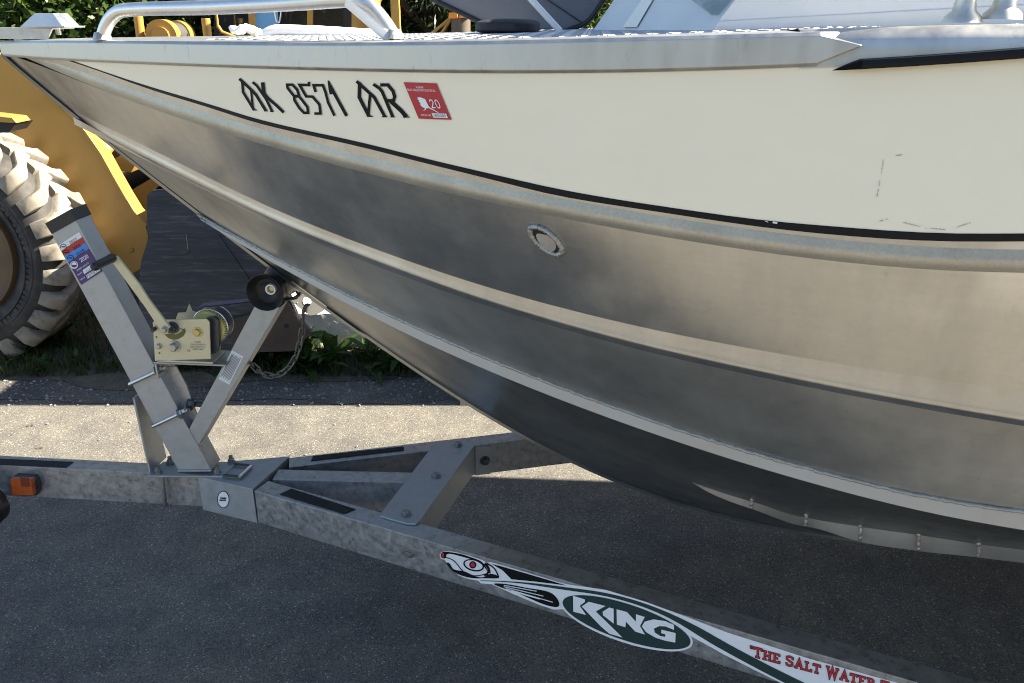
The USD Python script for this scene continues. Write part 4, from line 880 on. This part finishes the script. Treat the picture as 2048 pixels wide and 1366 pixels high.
obj('sticker_print', sheet(unary_union([stx('96987F', 482, 832, 40, 165), stx('2190', 470, 768, 18, 80)]), pz(.003)), 'print_grey', post, smooth=False)
# warning label on the brace
wz = lambda off: (lambda x, y: TV(200 + x / 4.096, 520 + y / 4.096, -.033 - off))
lab = obj('warning_label', sheet(Polygon([(1082, 738), (1176, 790), (1060, 1022), (970, 975)]), wz(.001)), 'label_paper', brace, smooth=False)
dl = np.array([(1060 - 1176), (1022 - 790)]) / 259.; wl2 = []
for k in range(9):
    a = np.array([1158, 790.]) + np.array([-9.6, -5.4]) * k; wl2.append(LineString([a + dl * (14 + 5 * (k % 3)), a + dl * (215 + 14 * (k % 2))]).buffer(2.0, cap_style=2))
g = affinity.affine_transform(glyphs('WARNING', 20, True), [-dl[0], dl[1] * .5, -dl[1], -.45, 1018, 905])
obj('label_print', sheet(unary_union(wl2[:8]), wz(.002)), 'print_grey', lab, smooth=False)
obj('label_heading', sheet(g, wz(.0022)), 'print_grey', lab, smooth=False)

# winch
zpl = onv(400, 727, -.06)[2]; ua, ub = onv(309, 730, -.06)[0], onv(452, 730, -.06)[0]
shelf = obj('winch_shelf', cat_(box(((ua + ub) / 2, -.005, zpl - .003), (ub - ua, .115, .006), frame=FRT), box((ua + .003, -.005, zpl - .03), (.006, .11, .06), frame=FRT)), 'galvanised', trl, smooth=False)
vw = -.062
winch = obj('winch', cat_(prism_v([(305.5, 645), (311, 640), (413, 638), (419, 644), (421.5, 718), (310, 722)], vw, vw + .004), box(((onv(311, 700, vw)[0] + onv(421, 700, vw)[0]) / 2, vw + .05, zpl + .004), (onv(421, 700, vw)[0] - onv(310, 700, vw)[0], .1, .006), frame=FRT)), 'zinc_plate', trl, smooth=False)
obj('back_plate', prism_v([(352, 636), (356, 626), (372, 625), (378, 608), (384, 622), (418, 634), (440, 660), (440, 716), (352, 718)], .035, .039), 'zinc_plate', winch, smooth=False)
def gear(c, r, teeth, v0, v1, depth):
    t = np.linspace(0, 2 * np.pi, teeth * 4, endpoint=False); rr = np.where((np.arange(teeth * 4) % 4) < 2, r, r - depth)
    u, _, z = c; return prism_v([(u + a * math.cos(b), z + a * math.sin(b)) for a, b in zip(rr, t)], v0, v1, pix=False)
gc = onv(418, 655, -.02); gr_ = .0565
obj('gear', gear(gc, gr_, 44, -.022, -.014, .006), 'zinc_yellow', winch, smooth=False)
def dsc(c, r, v0, v1, n=40): return cyl(T(c[0], v0, c[2]), T(c[0], v1, c[2]), r, n)
rim_ = tube([T(gc[0] + (gr_ + .001) * math.cos(a), -.010, gc[2] + (gr_ + .001) * math.sin(a)) for a in np.linspace(0, 2 * np.pi, 48, endpoint=False)], .0022, 6, closed=True)
obj('drum_flange', cat_(dsc(gc, gr_ + .001, -.012, -.008), dsc(gc, gr_ + .002, .03, .034), rim_), 'bright_steel', winch)
obj('drum', dsc(gc, .036, -.008, .03), 'strap_web', winch)
obj('gear_cover', prism_v([(412, 636), (428, 634), (436, 640), (438, 690), (432, 706), (412, 712)], -.04, -.026), 'dark_steel', winch, smooth=False)
st = [TV(402, 612, .01), TV(440, 608, .01), TV(505, 601, .01), TV(540, 590, .012)]
wid = []
for w in (-.02, .02): wid.append([p + NV * w for p in st])
sm = grid(np.array(wid)); s2 = sm.copy(); s2.apply_translation([0, 0, .003])
obj('strap', cat_(sm, s2), 'strap_web', winch, smooth=False)
# crank
cr = obj('crank_handle', prism_v([(326, 669), (340, 655), (300, 603), (279, 570), (233, 512), (220, 519), (263, 577), (290, 614)], -.098, -.090), 'zinc_plate', winch, smooth=False)
gx = onv(224, 516, -.1); gp = [T(gx[0], v, gx[2]) for v in (-.095, -.105, -.115, -.15, -.185, -.195, -.2)]
obj('handle_grip', tube(gp, [.012, .0145, .013, .0125, .0135, .012, .006], 16), 'black_plastic', winch)
def nut(x, y, v, r, h, m): obj('nut', cat_(*hexnut(TV(x, y, v), -NV, r, h)), m, winch)
nut(330, 659, -.098, .0085, .012, 'bolt_steel'); nut(350, 692, vw, .013, .02, 'bolt_steel'); nut(318, 692, vw, .0075, .009, 'bolt_steel'); nut(395, 664, vw, .0115, .009, 'gold_bolt'); nut(362, 660, vw, .005, .005, 'bolt_steel')
obj('ratchet_shaft', cat_(cyl(TV(346, 655, vw), TV(346, 655, vw) - NV * .028, .008), *hexnut(TV(346, 655, vw), -NV, .014, .014)), 'dark_steel', winch)
obj('shaft_end', cat_(*hexnut(TV(310, 657, vw), -NV, .007, .02, False)), 'dark_steel', winch)
obj('plate_hole', cat_(*[dsc(onv(x, y, vw), .0028, vw - .0008, vw - .0002, 12) for x, y in ((313, 674), (319, 706))]), 'loader_dark', winch)
wz2 = lambda off: (lambda x, y: TV(300 + x / 8.536, 580 + y / 8.536, vw - off))
arc = Polygon([(245, 760), (300, 750), (340, 740), (430, 760), (520, 720), (545, 680), (595, 655), (612, 710), (570, 790), (480, 840), (400, 852), (310, 820)])
obj('ratchet_label', sheet(arc, wz2(.0008)), 'olive_label', winch, smooth=False)
put2 = lambda t, x, y, h, w: (lambda g: affinity.affine_transform(g, [w / (g.bounds[2] - g.bounds[0]), 0, 0, -1, x - g.bounds[0] * w / (g.bounds[2] - g.bounds[0]), y]))(glyphs(t, h))
obj('winch_lettering', sheet(unary_union([put2('T2500', 752, 902, 26, 112), put2('TRAILER WINCH', 686, 944, 26, 258), put2('MAX LINE PULL', 686, 984, 26, 258), put2('2500 LBS.', 726, 1024, 26, 182), put2('CE', 640, 1056, 36, 48)]), wz2(.0008)), 'print_grey', winch, smooth=False)

# bow roller
rc = onv(537, 580, -.045); R0 = .0575
prof = [(-.05, .001), (-.05, .018), (-.056, .03), (-.054, .038), (-.062, .044), (-.075, R0 - .004), (-.078, R0 - .001), (-.074, R0), (-.05, R0 - .004), (-.02, .042), (.0, .034), (.02, .042), (.05, R0 - .004), (.074, R0), (.078, R0 - .001), (.075, R0 - .004), (.055, .03), (.055, .0)]
ang = np.linspace(0, 2 * np.pi, 49)
Pa = np.array([[T(rc[0] + r * math.cos(a), o, rc[2] + r * math.sin(a)) for a in ang] for o, r in prof]); rm = grid(Pa); rm = facing(rm, -NV) if False else rm; rm.fix_normals()
rol = obj('bow_roller', rm, 'rubber_black', trl, smooth=35)
def ringm(c, r0, r1, v0, v1):
    a = np.linspace(0, 2 * np.pi, 33); pr = [(v1, r1), (v0, r1), (v0, r0), (v1, r0)]
    g = grid(np.array([[T(c[0] + r * math.cos(t), v, c[2] + r * math.sin(t)) for t in a] for v, r in pr])); g.fix_normals(); return g
hc = onv(541, 579, -.066)
obj('bushing', ringm(hc, .0115, .016, -.068, -.04), 'label_paper', rol, smooth=30); obj('axle_bolt', cat_(*hexnut(T(hc[0], -.05, hc[2]), -NV, .0105, .01, False)), 'gold_bolt', rol)
obj('axle', cyl(T(hc[0], -.05, hc[2]), T(hc[0], .075, hc[2]), .0085), 'bolt_steel', rol)
sh = obj('bow_shackle', tube(rounded([TV(568, 600, -.02), TV(590, 596, -.02), TV(598, 590, -.014), TV(594, 583, .01)], .01), .0055, 8), 'dark_steel', trl)
# wheels and axle further back under the hull
for sv in (-1, 1):
    c = T(4.1, sv * .95, .33); pr = [(-.10, .16), (-.10, .27), (-.08, .32), (.08, .32), (.10, .27), (.10, .16)]; a = np.linspace(0, 2 * np.pi, 33)
    w = grid(np.array([[c + NV * o + AX * r * math.cos(t) + np.array([0, 0, r * math.sin(t)]) for t in a] for o, r in pr])); w.fix_normals(); wp = obj('trailer_wheel', w, 'rubber_black', trl, smooth=30)
    obj('wheel_rim', cyl(c - NV * .07, c + NV * .07, .162, 24), 'galvanised_post', wp)
obj('axle_beam', cyl(T(4.1, -.9, .36), T(4.1, .9, .36), .04), 'galvanised', trl)
obj('bunk', cat_(box((4.6, -.5, .62), (1.6, .09, .05), frame=FRT), box((4.6, .5, .62), (1.6, .09, .05), frame=FRT)), 'grip_tape', trl, smooth=False)
obj('rear_rail', cat_(box((4.4, -.8, ZT - .06), (1.8, .068, .124), frame=FRT), box((4.4, .8, ZT - .06), (1.8, .068, .124), frame=FRT), box((4.1, 0, ZT - .06), (.07, 1.6, .12), frame=FRT)), 'galvanised', trl, smooth=False)

# safety chain from the bow eye to the brace
ch = thing('safety_chain', 'grey steel safety chain hanging from the bow eye to the winch brace', 'chain')
obj('hook', tube(PI(np.arange(6), np.array([TV(620, 612, .012), TV(613, 610, -.012), TV(607, 622, -.016), TV(606, 640, -.014), TV(605, 660, -.012), TV(603, 668, -.012)]))(np.linspace(0, 5, 30)), .0052, 8), 'dark_steel', ch)
cpts = PI(np.arange(9), np.array([TV(x, y, v) for x, y, v in [(604, 662, -.012), (600, 684, -.01), (594, 706, -.008), (583, 727, -.004), (567, 744, 0), (546, 752, .005), (525, 747, .01), (508, 733, .015), (498, 722, .02)]]))(np.linspace(0, 8, 200))
tl = np.r_[0, np.cumsum(np.linalg.norm(np.diff(cpts, axis=0), axis=1))]; pitch = .0255; n_l = int(tl[-1] / pitch)
for k in range(n_l + 1):
    c = np.array([np.interp((k + .2) * pitch, tl, cpts[:, j]) for j in range(3)]); c2 = np.array([np.interp((k + .5) * pitch, tl, cpts[:, j]) for j in range(3)]); d = c2 - c
    if np.linalg.norm(d) < 1e-6: d = cpts[-1] - cpts[-5]
    d /= np.linalg.norm(d); s1_ = np.cross(d, NV); s1_ /= np.linalg.norm(s1_); s2_ = np.cross(d, s1_); sv = (s1_ * .75 + s2_ * .66) if k % 2 else (s1_ * .75 - s2_ * .66)
    a = np.linspace(0, 2 * np.pi, 20, endpoint=False); Lk = np.array([c + d * (.0105 * np.sign(math.cos(t)) + .0085 * math.cos(t)) + sv * .0085 * math.sin(t) for t in a]); obj('link', tube(Lk, .0028, 6, closed=True), 'chain_steel', ch, smooth=True)

# ------------------------------------------------------------------ wheel loader behind
ld = thing('wheel_loader', 'yellow wheel loader with a big lugged tyre and dark bucket behind the bow', 'loader')
ty = 4.55; tc = ony(-118, 508, ty); RT = .715; TW = .42
def tyre(y0, parent, lugs=True):
    pr = [(.06, .40), (.03, .44), (.0, .50), (-.005, .56), (.015, .62), (.05, .655), (.12, .675), (TW / 2, .68), (TW - .12, .675), (TW - .05, .655), (TW - .015, .62), (TW + .005, .56), (TW, .5), (TW - .06, .4)]
    a = np.linspace(0, 2 * np.pi, 73); g = grid(np.array([[(tc[0] + r * math.cos(t), y0 + o, tc[2] + r * math.sin(t)) for t in a] for o, r in pr])); g.fix_normals(); t_ = obj('tyre', g, 'tyre_rubber', parent, smooth=35)
    rg = []
    for r, w in ((.475, .006), (.52, .01), (.54, .006)): rg.append(tube([(tc[0] + r * math.cos(t), y0 + .004, tc[2] + r * math.sin(t)) for t in np.linspace(0, 2 * np.pi, 64, endpoint=False)], w, 6, closed=True))
    obj('sidewall_ring', cat_(*rg), 'tyre_rubber', t_, smooth=True)
    bl_ = []
    for k in range(90):
        t = k * 2 * np.pi / 90; 
        if k % 6: bl_.append(box((0, 0, 0), (.030, .012, .022)).apply_transform(trimesh.transformations.rotation_matrix(-t, [0, 1, 0])).apply_translation((tc[0] + .5 * math.cos(t), y0 + .003, tc[2] + .5 * math.sin(t))))
    obj('bead_band', cat_(*bl_), 'tyre_rubber', t_, smooth=False, kind='stuff')
    if lugs:
        N_ = 27; lr = np.random.default_rng(4)
        for sd_ in (0, 1):
            for k in range(N_):
                t0 = (k + .5 * sd_) * 2 * np.pi / N_; W_ = np.linspace(0, 1, 8); ax_ = -.012 + (TW * .62) * W_; ax_ = ax_ if sd_ == 0 else TW - ax_
                sweep = np.array([.0, .0, .01, .04, .09, .13, .16, .17]); half = np.array([.062, .066, .064, .056, .056, .062, .068, .066]) * (1 + .05 * lr.normal())
                base_r = np.interp(ax_, [-.012, .03, .12, TW / 2, TW - .12, TW - .03, TW + .012], [.595, .64, .672, .678, .672, .64, .595]); top_r = np.interp(ax_, [-.012, .01, .1, TW / 2, TW - .1, TW - .01, TW + .012], [.672, .712, RT, RT + .005, RT, .712, .672]) + .004 * lr.normal(); top_r = np.minimum(top_r, RT + .004)
                rows = []
                for s_, hh, dr_ in ((-1, 1.2, None), (-1, 1.06, .03), (-1, .96, .008), (-1, .78, 0.), (1, .78, 0.), (1, .96, .008), (1, 1.06, .03), (1, 1.2, None)):
                    r = base_r - .01 if dr_ is None else np.maximum(top_r - dr_, base_r); tt_ = t0 + sweep + s_ * half * hh; rows.append(np.c_[tc[0] + r * np.cos(tt_), y0 + ax_, tc[2] + r * np.sin(tt_)])
                Pa = np.array(rows); g = grid(Pa); e0, e1 = np.arange(8) * 8, np.arange(8) * 8 + 7
                F = np.vstack([g.faces] + [[[e0[0], e0[q], e0[q + 1]], [e1[0], e1[q + 1], e1[q]]] for q in range(1, 7)]); g = trimesh.Trimesh(g.vertices, F, process=False); g.fix_normals()
                obj('tread_lug', g, 'tyre_lug', t_, smooth=60)
    pr = [(.10, .0), (.10, .22), (.06, .30), (.05, .36), (.02, .395), (.06, .41)]
    g = grid(np.array([[(tc[0] + r * math.cos(t), y0 + o, tc[2] + r * math.sin(t)) for t in a] for o, r in pr])); g.fix_normals(); obj('rim', g, 'rim_brown', parent, smooth=30)
tyre(ty, ld); tyre(7.05, ld, False)
ARM = [(-80, 95), (20, 112), (62, 128), (88, 170), (118, 208), (150, 243), (175, 275), (200, 312), (222, 352), (245, 392), (266, 426), (291, 452), (297, 472), (291, 515), (280, 538), (262, 550), (225, 545), (150, 500), (60, 430), (-80, 330)]
A3 = [ony(x, y, 5.0) for x, y in ARM]
arm = obj('lift_arm', prism_y(ARM, 5.0, 5.09), 'loader_yellow', ld, smooth=20)
ed = [(88, 170), (118, 208), (150, 243), (175, 275), (200, 312), (222, 352), (245, 392), (266, 426), (291, 452)]
Pa = []
for x, y in ed: p = ony(x, y, 5.0); Pa.append([p + [0, -.004, -.004], p + [.012, -.004, .008], p + [.012, .12, .008], p + [0, .12, -.004]])
eg = grid(np.array(Pa).transpose(1, 0, 2)); eg.fix_normals(); obj('arm_edge', eg, 'loader_yellow', ld, smooth=20)
obj('arm_pin', cat_(cyl(ony(263, 500, 4.99), ony(263, 500, 5.1), .012)), 'loader_yellow', ld)
ARM2 = [(140, 150), (260, 150), (330, 330), (335, 420), (310, 430), (270, 440), (222, 370), (262, 330), (240, 290), (200, 262)]
obj('lift_arm', prism_y([(120, 120), (420, 120), (420, 400), (330, 425), (295, 440), (258, 420), (236, 375), (250, 352), (262, 340), (266, 318), (236, 292), (180, 240)], 5.75, 5.84), 'loader_yellow', ld, smooth=20)
obj('tilt_link', cat_(prism_y([(228, 318), (262, 300), (270, 330), (262, 345), (236, 340)], 5.3, 5.6), cyl(ony(206, 300, 5.25), ony(214, 292, 5.7), .05)), 'loader_yellow', ld, smooth=30)
obj('pivot_pin', cyl(ony(208, 296, 5.2), ony(208, 296, 5.26), .035), 'rope_white', ld)
obj('tilt_cylinder', cat_(cyl(ony(240, 372, 5.5), ony(310, 330, 5.5), .06), ), 'loader_dark', ld)
obj('step', prism_y([(-60, 240), (20, 246), (32, 247), (19, 264), (-60, 272)], 4.55, 4.72), 'loader_dark', ld, smooth=False)
obj('fender', prism_y([(-60, 226), (24, 236), (33, 246), (20, 246), (-60, 239)], 4.54, 4.68), 'loader_yellow', ld, smooth=False)
BK = [(299, 470), (295, 462), (294, 392), (304, 381), (345, 377), (420, 380), (500, 470), (560, 540), (606, 600), (628, 655), (606, 668)]
BKL = [(606, 668), (622, 664), (592, 704), (440, 712), (400, 690), (440, 650), (520, 640)]
bks = [(299, 470), (294, 462), (294, 392), (304, 381), (345, 377), (440, 380), (520, 480), (560, 545), (580, 600), (598, 640), (622, 664), (590, 700), (440, 708), (330, 690), (283, 645), (275, 580), (283, 520)]
bk = obj('bucket', prism_y(bks, 4.4, 4.44), 'bucket_steel', ld, smooth=False)
bp_ = [ony(x, y, 4.4) for x, y in bks]; back = [bp_[i] for i in (4, 3, 2, 1, 0, 16, 15, 14, 13, 12, 11)]
Pa = np.array([[p + [0, .02, 0], p + [0, 2.5, 0]] for p in back]); sh_ = grid(Pa); s2 = sh_.copy(); s2.apply_translation([.03, 0, .02])
obj('bucket_shell', cat_(sh_, s2), 'bucket_steel', ld, smooth=30); obj('bucket_far_side', prism_y(bks, 4.4, 4.43).apply_translation([0, 2.5, 0]), 'bucket_steel', ld, smooth=False)
obj('wear_plate', prism_y([(452, 640), (520, 625), (576, 606), (597, 642), (622, 664), (590, 702), (470, 706)], 4.378, 4.398), 'rust_steel', bk, smooth=False)
obj('side_block', prism_y([(330, 472), (372, 470), (377, 508), (336, 512)], 4.395, 4.4), 'bucket_steel', bk, smooth=False)
obj('bucket_gusset', prism_y([(430, 470), (436, 468), (520, 590), (514, 594)], 4.395, 4.4), 'bucket_steel', bk, smooth=False)
obj('wear_bolt', cat_(cyl(ony(572, 652, 4.37), ony(572, 652, 4.39), .012)), 'loader_dark', bk)
obj('loader_body', cat_(box((-6.2, 5.9, 1.35), (3.2, 1.5, 1.0)), box((-4.3, 5.9, 1.2), (1.6, 1.0, .7))), 'loader_yellow', ld, smooth=False)
obj('loader_axle', cyl((tc[0], 4.7, tc[2]), (tc[0], 7.2, tc[2]), .14), 'loader_dark', ld)

# second machine: cab and gear above the bow
mc = thing('yellow_machine', 'yellow machine with glazed cab and drum seen through the bow rail', 'machine')
Ym = 7.4
def pm(name, pts, m, y0=Ym, y1=Ym + .06, par=None): return obj(name, prism_y(pts, y0, y1), m, mc if par is None else par, smooth=False)
def tb(name, a, b, r, m, Y=Ym, Y2=None): return obj(name, cyl(ony(*a, Y), ony(*b, Y if Y2 is None else Y2), r, 20), m, mc)
tb('post_tube', (276, 31), (286, 110), .036, 'loader_yellow', 7.0); tb('post_tube', (411, 36), (420, 110), .034, 'loader_yellow', 7.0)
cc = ony(322, 72, 6.9)
obj('drum_disc', cat_(cyl(cc, cc + [.0, .10, 0], .125, 36), cyl(cc + [-.0, -.02, 0], cc, .07, 24)), 'loader_yellow', mc); obj('drum_belt', cyl(cc + [0, .1, 0], cc + [0, .32, 0], .1, 36), 'belt_grey', mc); obj('drum_disc', cyl(cc + [0, .32, 0], cc + [0, .44, 0], .115, 36), 'loader_yellow', mc)
tb('grab_rail', (432, 20), (436, 56), .01, 'loader_yellow', 7.2); obj('grab_rail', tube([ony(436, 52, 7.2), ony(444, 64, 7.2), ony(470, 74, 7.2)], .014, 10), 'loader_yellow', mc)
pm('cab_wall', [(428, -260), (735, -260), (735, 110), (428, 110)], 'cab_interior', Ym + 1.0, Ym + 1.05)
pm('cab_post', [(486, -100), (495, -100), (514, 75), (500, 75)], 'loader_yellow'); pm('cab_post', [(614, -100), (625, -100), (625, 75), (614, 75)], 'loader_yellow'); pm('cab_panel', [(703, -100), (731, -100), (731, 75), (703, 75)], 'loader_yellow'); pm('cab_post', [(731, -100), (742, -100), (742, 75), (731, 75)], 'loader_yellow', Ym - .03, Ym + .5)
pm('cab_post', [(687, -100), (703, -100), (703, 75), (687, 75)], 'loader_dark')
pm('cab_window', [(500, -100), (549, -100), (558, 75), (514, 75)], 'cab_glass_sky_tint', Ym + .02, Ym + .03); pm('cab_window', [(556, -100), (614, -100), (614, 75), (560, 75)], 'glass_pane', Ym + .02, Ym + .024); pm('cab_window', [(625, -100), (687, -100), (687, 75), (625, 75)], 'glass_pane', Ym + .02, Ym + .024); pm('cab_window', [(434, -100), (486, -100), (500, 75), (440, 75)], 'glass_pane', Ym + .02, Ym + .024)
obj('cab_mirror', tube([ony(556 + 6 * math.cos(t), 20 + 26 * math.sin(t), 7.25) for t in np.linspace(0, 2 * np.pi, 24, endpoint=False)], .006, 6, closed=True), 'bright_steel', mc)
c_ = ony(590, -110, Ym); obj('cab_roof', box((c_[0], Ym + .6, c_[2] + .08), (1.6, 1.4, .14)), 'loader_yellow', mc, smooth=False)
obj('machine_body', box((-1.6, 8.1, 1.15), (2.0, 1.5, 1.3)), 'loader_yellow', mc, smooth=False)
tk = [box((-1.6, y, .3), (2.6, .45, .58)) for y in (7.5, 8.8)]; obj('track', tk[0], 'loader_dark', mc, smooth=False); obj('track', tk[1], 'loader_dark', mc, smooth=False)
pl = thing('yellow_post', 'upright yellow steel post standing behind the right foot of the bow rail', 'post'); 
a, b = ony(792, 40, 7.0), ony(792, 66, 7.0); obj('upright', box((a[0], 7.0, 1.5), (.066, .08, 3.0)), 'loader_yellow', pl, smooth=False); obj('post_foot', box((a[0], 7.0, .04), (.26, .26, .07)), 'loader_yellow', pl, smooth=False)
ex = thing('exhaust_stack', 'brown metal drum held by an orange clamp with thin yellow stays', 'stack'); 
a = ony(922, 60, 6.4); obj('pipe', cat_(cyl([a[0], 6.4, 0.0], [a[0], 6.4, ony(922, 36, 6.4)[2]], .07, 24)), 'exhaust_brown', ex); obj('clamp', cat_(box((a[0] - .05, 6.36, ony(922, 31, 6.4)[2]), (.06, .1, .04)), box((a[0] + .03, 6.36, ony(922, 33, 6.4)[2]), (.07, .08, .02))), 'orange_paint', ex, smooth=False)
for x in (862, 882): e = ony(x, 68, 6.4); t_ = ony(904, 34, 6.4); obj('stay', cyl(e + (e - t_) * 5, t_, .011), 'loader_yellow', ex)

# white block in the weeds
wb = ony(650, 628, 4.75); zt_b = wb[2]; x0_, x1_ = ony(540, 640, 4.75)[0], -.55
def rough_box(lo, hi, n, amp, seed):
    b = trimesh.creation.box(extents=np.array(hi) - lo); b.apply_translation((np.array(lo) + hi) / 2)
    for _ in range(n): b = b.subdivide()
    v = b.vertices.copy(); f_ = meshkit.fbm(v * 7, 4, seed) - .5; low = np.clip((hi[2] * .62 - v[:, 2]) / (hi[2] * .5), 0, 1)
    v[:, 1] += np.where(v[:, 1] < lo[1] + .02, low * (.10 * np.maximum(f_ * 2, 0)) , 0) ; v += (meshkit.noise(v * 30, seed)[:, None] - .5) * amp; b.vertices = v; return b
obj('concrete_block', rough_box([x0_, 4.75, -.05], [x1_, 6.0, zt_b], 5, .006, 3), 'concrete_white', smooth=30, label='white painted concrete block with a broken lower edge among the weeds', cat='block')
dock = obj('dock_plant', cat_(*wl), 'leaf_weed', smooth=False, label='tall broad leaved dock plants in front of the white block', cat='plant')

# unseen wall of blocks added beyond the boat to shade the far verge
bw = thing('added_shade_wall', 'added unseen wall of grey concrete blocks shading the verge beyond the boat', 'wall')
for r in range(3):
    for k in range(4): obj('block', box((-.29 + .62 + k * 1.25 + .0, 4.36, .31 + r * .625), (1.24, .58, .62)), 'concrete_grey', bw, smooth=False)

# ------------------------------------------------------------------ trees
def crown(n, cen, rad, seed, size, flat_=.0, clumps=60):
    r = np.random.default_rng(seed); cc_ = []
    while len(cc_) < clumps:
        p = r.normal(size=3); p /= np.linalg.norm(p); cc_.append(p * (.45 + .55 * r.random() ** .5))
    cc_ = np.array(cc_); k = r.integers(0, clumps, n); p = cc_[k] + r.normal(size=(n, 3)) * .16; p = np.array(cen) + p * rad
    a = r.normal(size=(n, 3)) + [0, 0, .9]; a /= np.linalg.norm(a, axis=1)[:, None]; b = r.normal(size=(n, 3)); b -= a * (a * b).sum(1)[:, None]; b /= np.linalg.norm(b, axis=1)[:, None]; c = np.cross(a, b); s = (size * (.6 + .8 * r.random(n)))[:, None]
    V = np.stack([p - b * s, p + c * s * .55, p + b * s, p - c * s * .55], 1).reshape(-1, 3); i = np.arange(n)[:, None] * 4; F = np.vstack([i + [0, 1, 2], i + [0, 2, 3]]); keep = V.reshape(-1, 4, 3)[:, :, 2].min(1) > .1
    idx = np.nonzero(keep)[0]; Vk = V.reshape(-1, 4, 3)[idx].reshape(-1, 3); i = np.arange(len(idx))[:, None] * 4; return trimesh.Trimesh(Vk, np.vstack([i + [0, 1, 2], i + [0, 2, 3]]), process=False)
def limbs(h, r0, seed, n=9):
    r = np.random.default_rng(seed); ms = [tube([(0, 0, 0), (.05, .02, h * .35), (-.04, .05, h * .7), (.02, 0, h * .95)], [r0, r0 * .75, r0 * .45, r0 * .15], 10)]
    for k in range(n):
        a = r.random() * 6.28; z = h * (.15 + .6 * r.random()); L = h * (.25 + .2 * r.random()); ms.append(tube([(0, 0, z), (math.cos(a) * L * .5, math.sin(a) * L * .5, z + L * .3), (math.cos(a) * L, math.sin(a) * L, z + L * .45)], [r0 * .35, r0 * .22, r0 * .06], 6))
    return cat_(*ms)
def make_tree(kind, label, x, y, k):
    t = thing('alder_tree' if kind < 2 else 'spruce_tree', label, 'tree', (x, y, 0))
    if kind < 2: obj('trunk', limbs(5.2, .11, 50 + k), 'bark', t); obj('crown', crown(40000, (0, 0, 2.7), (2.0, 1.7, 2.7), 60 + k, .042, clumps=150), 'leaf_alder', t, smooth=False)
    else:
        obj('trunk', limbs(8., .16, 50 + k, 16), 'bark', t); r = np.random.default_rng(70 + k); n = 24000; z = .2 + 7.6 * r.random(n) ** 1.4; q = np.round(z / .42) * .42; a = r.random(n) * 6.28; aq = np.round((a + q) / .7) * .7 + r.normal(0, .12, n); R_ = (2.2 * (1 - z / 8.4)) * r.random(n) ** .5; p = np.c_[R_ * np.cos(aq), R_ * np.sin(aq), q - .25 * R_ + r.normal(0, .05, n)]
        b = np.c_[np.cos(aq), np.sin(aq), -.4 + .3 * r.normal(size=n)] + r.normal(0, .35, (n, 3)); b /= np.linalg.norm(b, axis=1)[:, None]; c = np.cross(b, r.normal(size=(n, 3))); c /= np.linalg.norm(c, axis=1)[:, None]; V = np.stack([p, p + b * .07 + c * .012, p + b * .16, p + b * .07 - c * .012], 1).reshape(-1, 3); i = np.arange(n)[:, None] * 4
        obj('crown', trimesh.Trimesh(V, np.vstack([i + [0, 1, 2], i + [0, 2, 3]]), process=False), 'leaf_spruce', t, smooth=False)
    return t
TR = [(0, -6.9, 10.4, 'leafy alder with sunlit leaves at the left behind the anchor bracket'), (1, -4.6, 9.6, 'leafy alder between anchor bracket and bow rail'), (2, -3.3, 10.6, 'dark spruce showing under the bow rail behind the yellow tubes'),
      (0, -1.6, 11.4, 'leafy alder behind the cab of the yellow machine'), (2, -.9, 9.9, 'dark spruce between the yellow post and the grey panel'), (1, 1.1, 10.2, 'leafy alder showing in the gap before the cabin front'), (2, 3.6, 11.5, 'dark spruce hidden behind the cabin side'), (0, -9.6, 11.2, 'leafy alder at the far left edge beyond the loader')]
for k, (kd, x, y, lb) in enumerate(TR): make_tree(kd, lb, x, y, k)
# the wood behind them reads as one mass
r = np.random.default_rng(90); back_ = [crown(7000, (x, 14.5 + 1.5 * r.random(), 3.2), (2.3, 1.3, 3.4), 91 + i, .11, clumps=60) for i, x in enumerate(np.arange(-16, 9, 2.4))]
obj('woodland', cat_(*back_), 'leaf_spruce', smooth=False, kind='stuff', label='dark wood filling the view behind the nearer trees', cat='woodland')
r = np.random.default_rng(95); back_ = [crown(5000, (x, -26 + 3 * r.random(), 4.2), (3.0, 1.6, 4.6), 191 + i, .2, clumps=60) for i, x in enumerate(np.arange(-36, 37, 4.0))]  # unseen trees added behind the camera to darken sky reflections in the hull
obj('woodland', cat_(*back_), 'leaf_alder', smooth=False, kind='stuff', label='unseen line of trees added behind the camera to darken the hull reflections', cat='woodland')
for pr_ in stage.Traverse():
    if pr_.GetCustomDataByKey('_o') is not None: pr_.ClearCustomDataByKey('_o')
